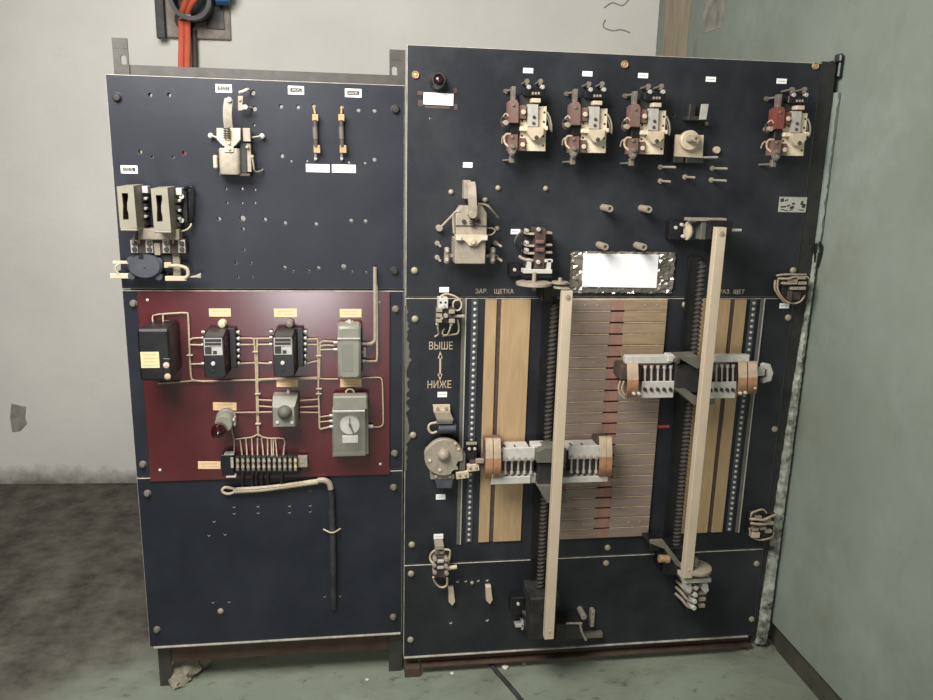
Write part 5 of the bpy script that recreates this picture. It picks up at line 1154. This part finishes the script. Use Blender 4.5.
# ================================================================ wired blocks
def wired(label, px, py): return thing('wired_block', label, 'terminal block', (px, py, 0), 'wired terminal blocks')
T = wired('wired terminal block with looped leads at the upper left seam, above the painted arrow', 445, 313)
B().box(438.3, 298.2, 448.2, 308.5, .01, .05, .001).out('cream_plate', M.white_metal, T)
for x in (440.8, 445.6): B().cy(x, 302.6, .0495, .0508, .004).out('plate_hole', M.black, T)
B().cy(443.5, 307, .05, .056, .006).out('plate_screw', M.zinc, T)
B().box(436, 307.5, 455, 323, .0, .04, .002).out('body', M.dbrown, T)
for k, (x, y) in enumerate(((436.5, 308.5), (436.3, 313.8), (436, 319), (449, 310), (449, 319.3))): B().box(x, y, x + 6, y + 3.8, .04, .052, .001).out('terminal', M.drab, T)
B().cy(446, 316, .04, .055, .0068).cy(442, 318.3, .04, .052, .005).out('centre_screw', M.drab, T)
B().cyl(W(449.5, 316.3, .035), W(462.5, 316.3, .035), .0048).cyl(W(462, 316.3, .035), W(464.3, 316.3, .035), .0062).out('resistor', M.drab, T)
B().tube([(439.5, 300, .04), (441, 296.3, .035), (446, 294, .03), (453, 295.5, .03), (459, 299, .03), (461.6, 304, .03), (460.5, 308.5, .03), (457.5, 310.5, .03), (454, 309, .03), (453, 304, .03), (455, 300.5, .03), (458.5, 300.3, .03)], .0028, 8).out('lead_loop', M.cordw, T)
for pts in ([(437.3, 323, .04), (438, 329, .035), (438.6, 334, .02), (435, 336.5, .008)], [(451.3, 323, .04), (449.6, 330, .035), (447, 335, .02), (443, 336, .01)], [(457.5, 319, .02), (458.8, 327, .02), (457.8, 333, .02), (452, 334.6, .02), (444, 335, .02), (442.5, 332, .02), (444.5, 328.5, .02)]): B().tube(pts, .0026, 8).out('lead', M.cordw, T)
for p in ((437.3, 324, .04), (451.3, 324, .04)): B().ball(W(*p), .0055, 10).out('solder_lug', M.white_metal, T)
T = wired('wired terminal block on the lower left seam, two leads looping round it', 441, 566)
B().box(435.2, 545.3, 444, 549.8, .01, .05, .0012).out('cream_plate', M.drab, T)
B().box(435.5, 549.5, 445, 556.5, .0, .03, .002).cy(441.6, 552.6, .03, .04, .006).out('neck', M.drab, T)
B().box(433.5, 556, 448.3, 578, .0, .04, .002).out('body', M.dbrown, T)
for x, y in ((433, 557.5), (444.5, 557.5), (432.5, 563.5), (444.5, 564.5), (433, 570.5), (444.8, 571.5)): B().cy(x + 2, y + 2.5, .03, .055, .007).out('terminal', M.drab, T)
B().box(437, 560.5, 444, 563, .04, .05, .001).box(437, 567, 444, 569.2, .04, .05, .001).out('link', M.zinc, T)
B().cyl(W(446.5, 568.3, .04), W(456.8, 566.8, .04), .007).out('resistor', M.cream, T)
for pts in ([(435.5, 550, .045), (431.5, 553, .04), (430.1, 557.5, .035), (431.3, 561.5, .04), (434, 563.5, .045)], [(443.5, 549.4, .045), (447.5, 549.6, .045), (450, 551, .045), (449.5, 557, .04), (448, 563, .045)], [(433.3, 577, .045), (434.8, 582, .035), (439, 586.5, .03), (443.5, 587.2, .03), (447, 584.5, .035), (447.2, 578, .045)]): B().tube(pts, .0034, 8).out('lead', M.cordw, T)
T = wired('dusty wired block with sagging leads at the right edge of the upper seam', 793, 288)
B().box(782, 278, 808, 299, .0, .035, .003).out('body', M.blackd, T)
for k, (x, y) in enumerate(((798, 276.5), (799, 281.8), (798, 287), (790, 279.5), (783, 282), (791, 287))): B().box(x, y, x + 8, y + 3, .035, .05, .001).out('terminal', M.drab, T)
B().box(788, 291, 801, 300, .005, .04, .002).box(790.7, 291, 792, 301.5, .04, .05, .0006).out('brown_coil', M.dbrown, T)
for r, pts in ((.003, [(776.5, 275.5, .05), (786, 274.4, .05), (797, 274.6, .045), (806, 274.6, .03)]), (.003, [(777.8, 278.5, .05), (788, 278.6, .055), (795, 277, .05), (806, 278, .03)]),
    (.0034, [(775.3, 280, .04), (774.8, 288, .04), (778, 294.5, .035), (783.5, 301, .03), (787, 302.6, .025)]), (.003, [(778, 279.5, .045), (777.6, 288, .045), (781, 296, .04), (787.5, 302, .035), (796, 303.2, .035), (802, 299.8, .035), (806.3, 291.5, .03)]),
    (.0026, [(781, 283, .05), (788, 283.7, .052), (797, 283.5, .05)]), (.0026, [(803, 275.5, .03), (808.5, 278, .03), (809, 285, .025)])): B().tube(pts, r, 8).out('lead', M.cord, T)
T = wired('dusty wired block with round lead loop at the right edge near the lower seam', 760, 525)
B().box(751, 513, 774, 537, .0, .03, .003).out('body', M.blackd, T)
for x, y in ((756, 516.5), (765, 519.5), (753, 528), (760.5, 527), (768, 522), (766, 530)): B().box(x, y, x + 6, y + 3.2, .03, .045, .001).out('terminal', M.drab, T)
B().box(752, 533, 760, 538, .025, .045, .001).out('cream_clip', M.cream, T)
for r, pts in ((.0032, [(751, 519, .04), (751.5, 513.5, .045), (757, 510.8, .045), (763, 509.5, .04), (766.5, 513, .035)]), (.0045, [(749.5, 519, .05), (756, 519.2, .055), (763, 520, .055), (769, 517.5, .045), (775, 515, .03)]), (.0045, [(750.5, 523, .05), (756, 524, .053), (764, 524, .05), (772, 523, .035)]),
    (.003, [(749.6, 528, .04), (751, 535, .04), (757, 539.5, .035), (764, 539.6, .035), (771, 537.5, .03), (774, 533, .025)])): B().tube(pts, r, 8).out('lead', M.cord, T)
# ================================================================ light
w = bpy.data.worlds.new('world'); bpy.context.scene.world = w; w.use_nodes = True
w.node_tree.nodes['Background'].inputs['Color'].default_value = (.76, .79, .76, 1); w.node_tree.nodes['Background'].inputs['Strength'].default_value = .07
def area(name, loc, aim, sx, sz, power, col):
    l = bpy.data.lights.new(name, 'AREA'); l.shape = 'RECTANGLE'; l.size = sx; l.size_y = sz; l.energy = power; l.color = col
    o = bpy.data.objects.new(name, l); C.objects.link(o); o.location = loc
    o.rotation_euler = (Vector(aim) - Vector(loc)).to_track_quat('-Z', 'Y').to_euler(); return o
area('doorway_daylight', (-.44, -4.5, .8), (-.44, 0, .8), .46, .85, 27, (.97, .99, 1))
area('ceiling_lamp', (-.7, -1.25, 2.72), (-.1, .3, 1.0), 1.2, 1.2, 100, (1, .97, .935))
vs = bpy.context.scene.view_settings; vs.view_transform = 'Standard'; vs.look = 'None'; vs.gamma = 1; vs.use_curve_mapping = False; vs.exposure = .12
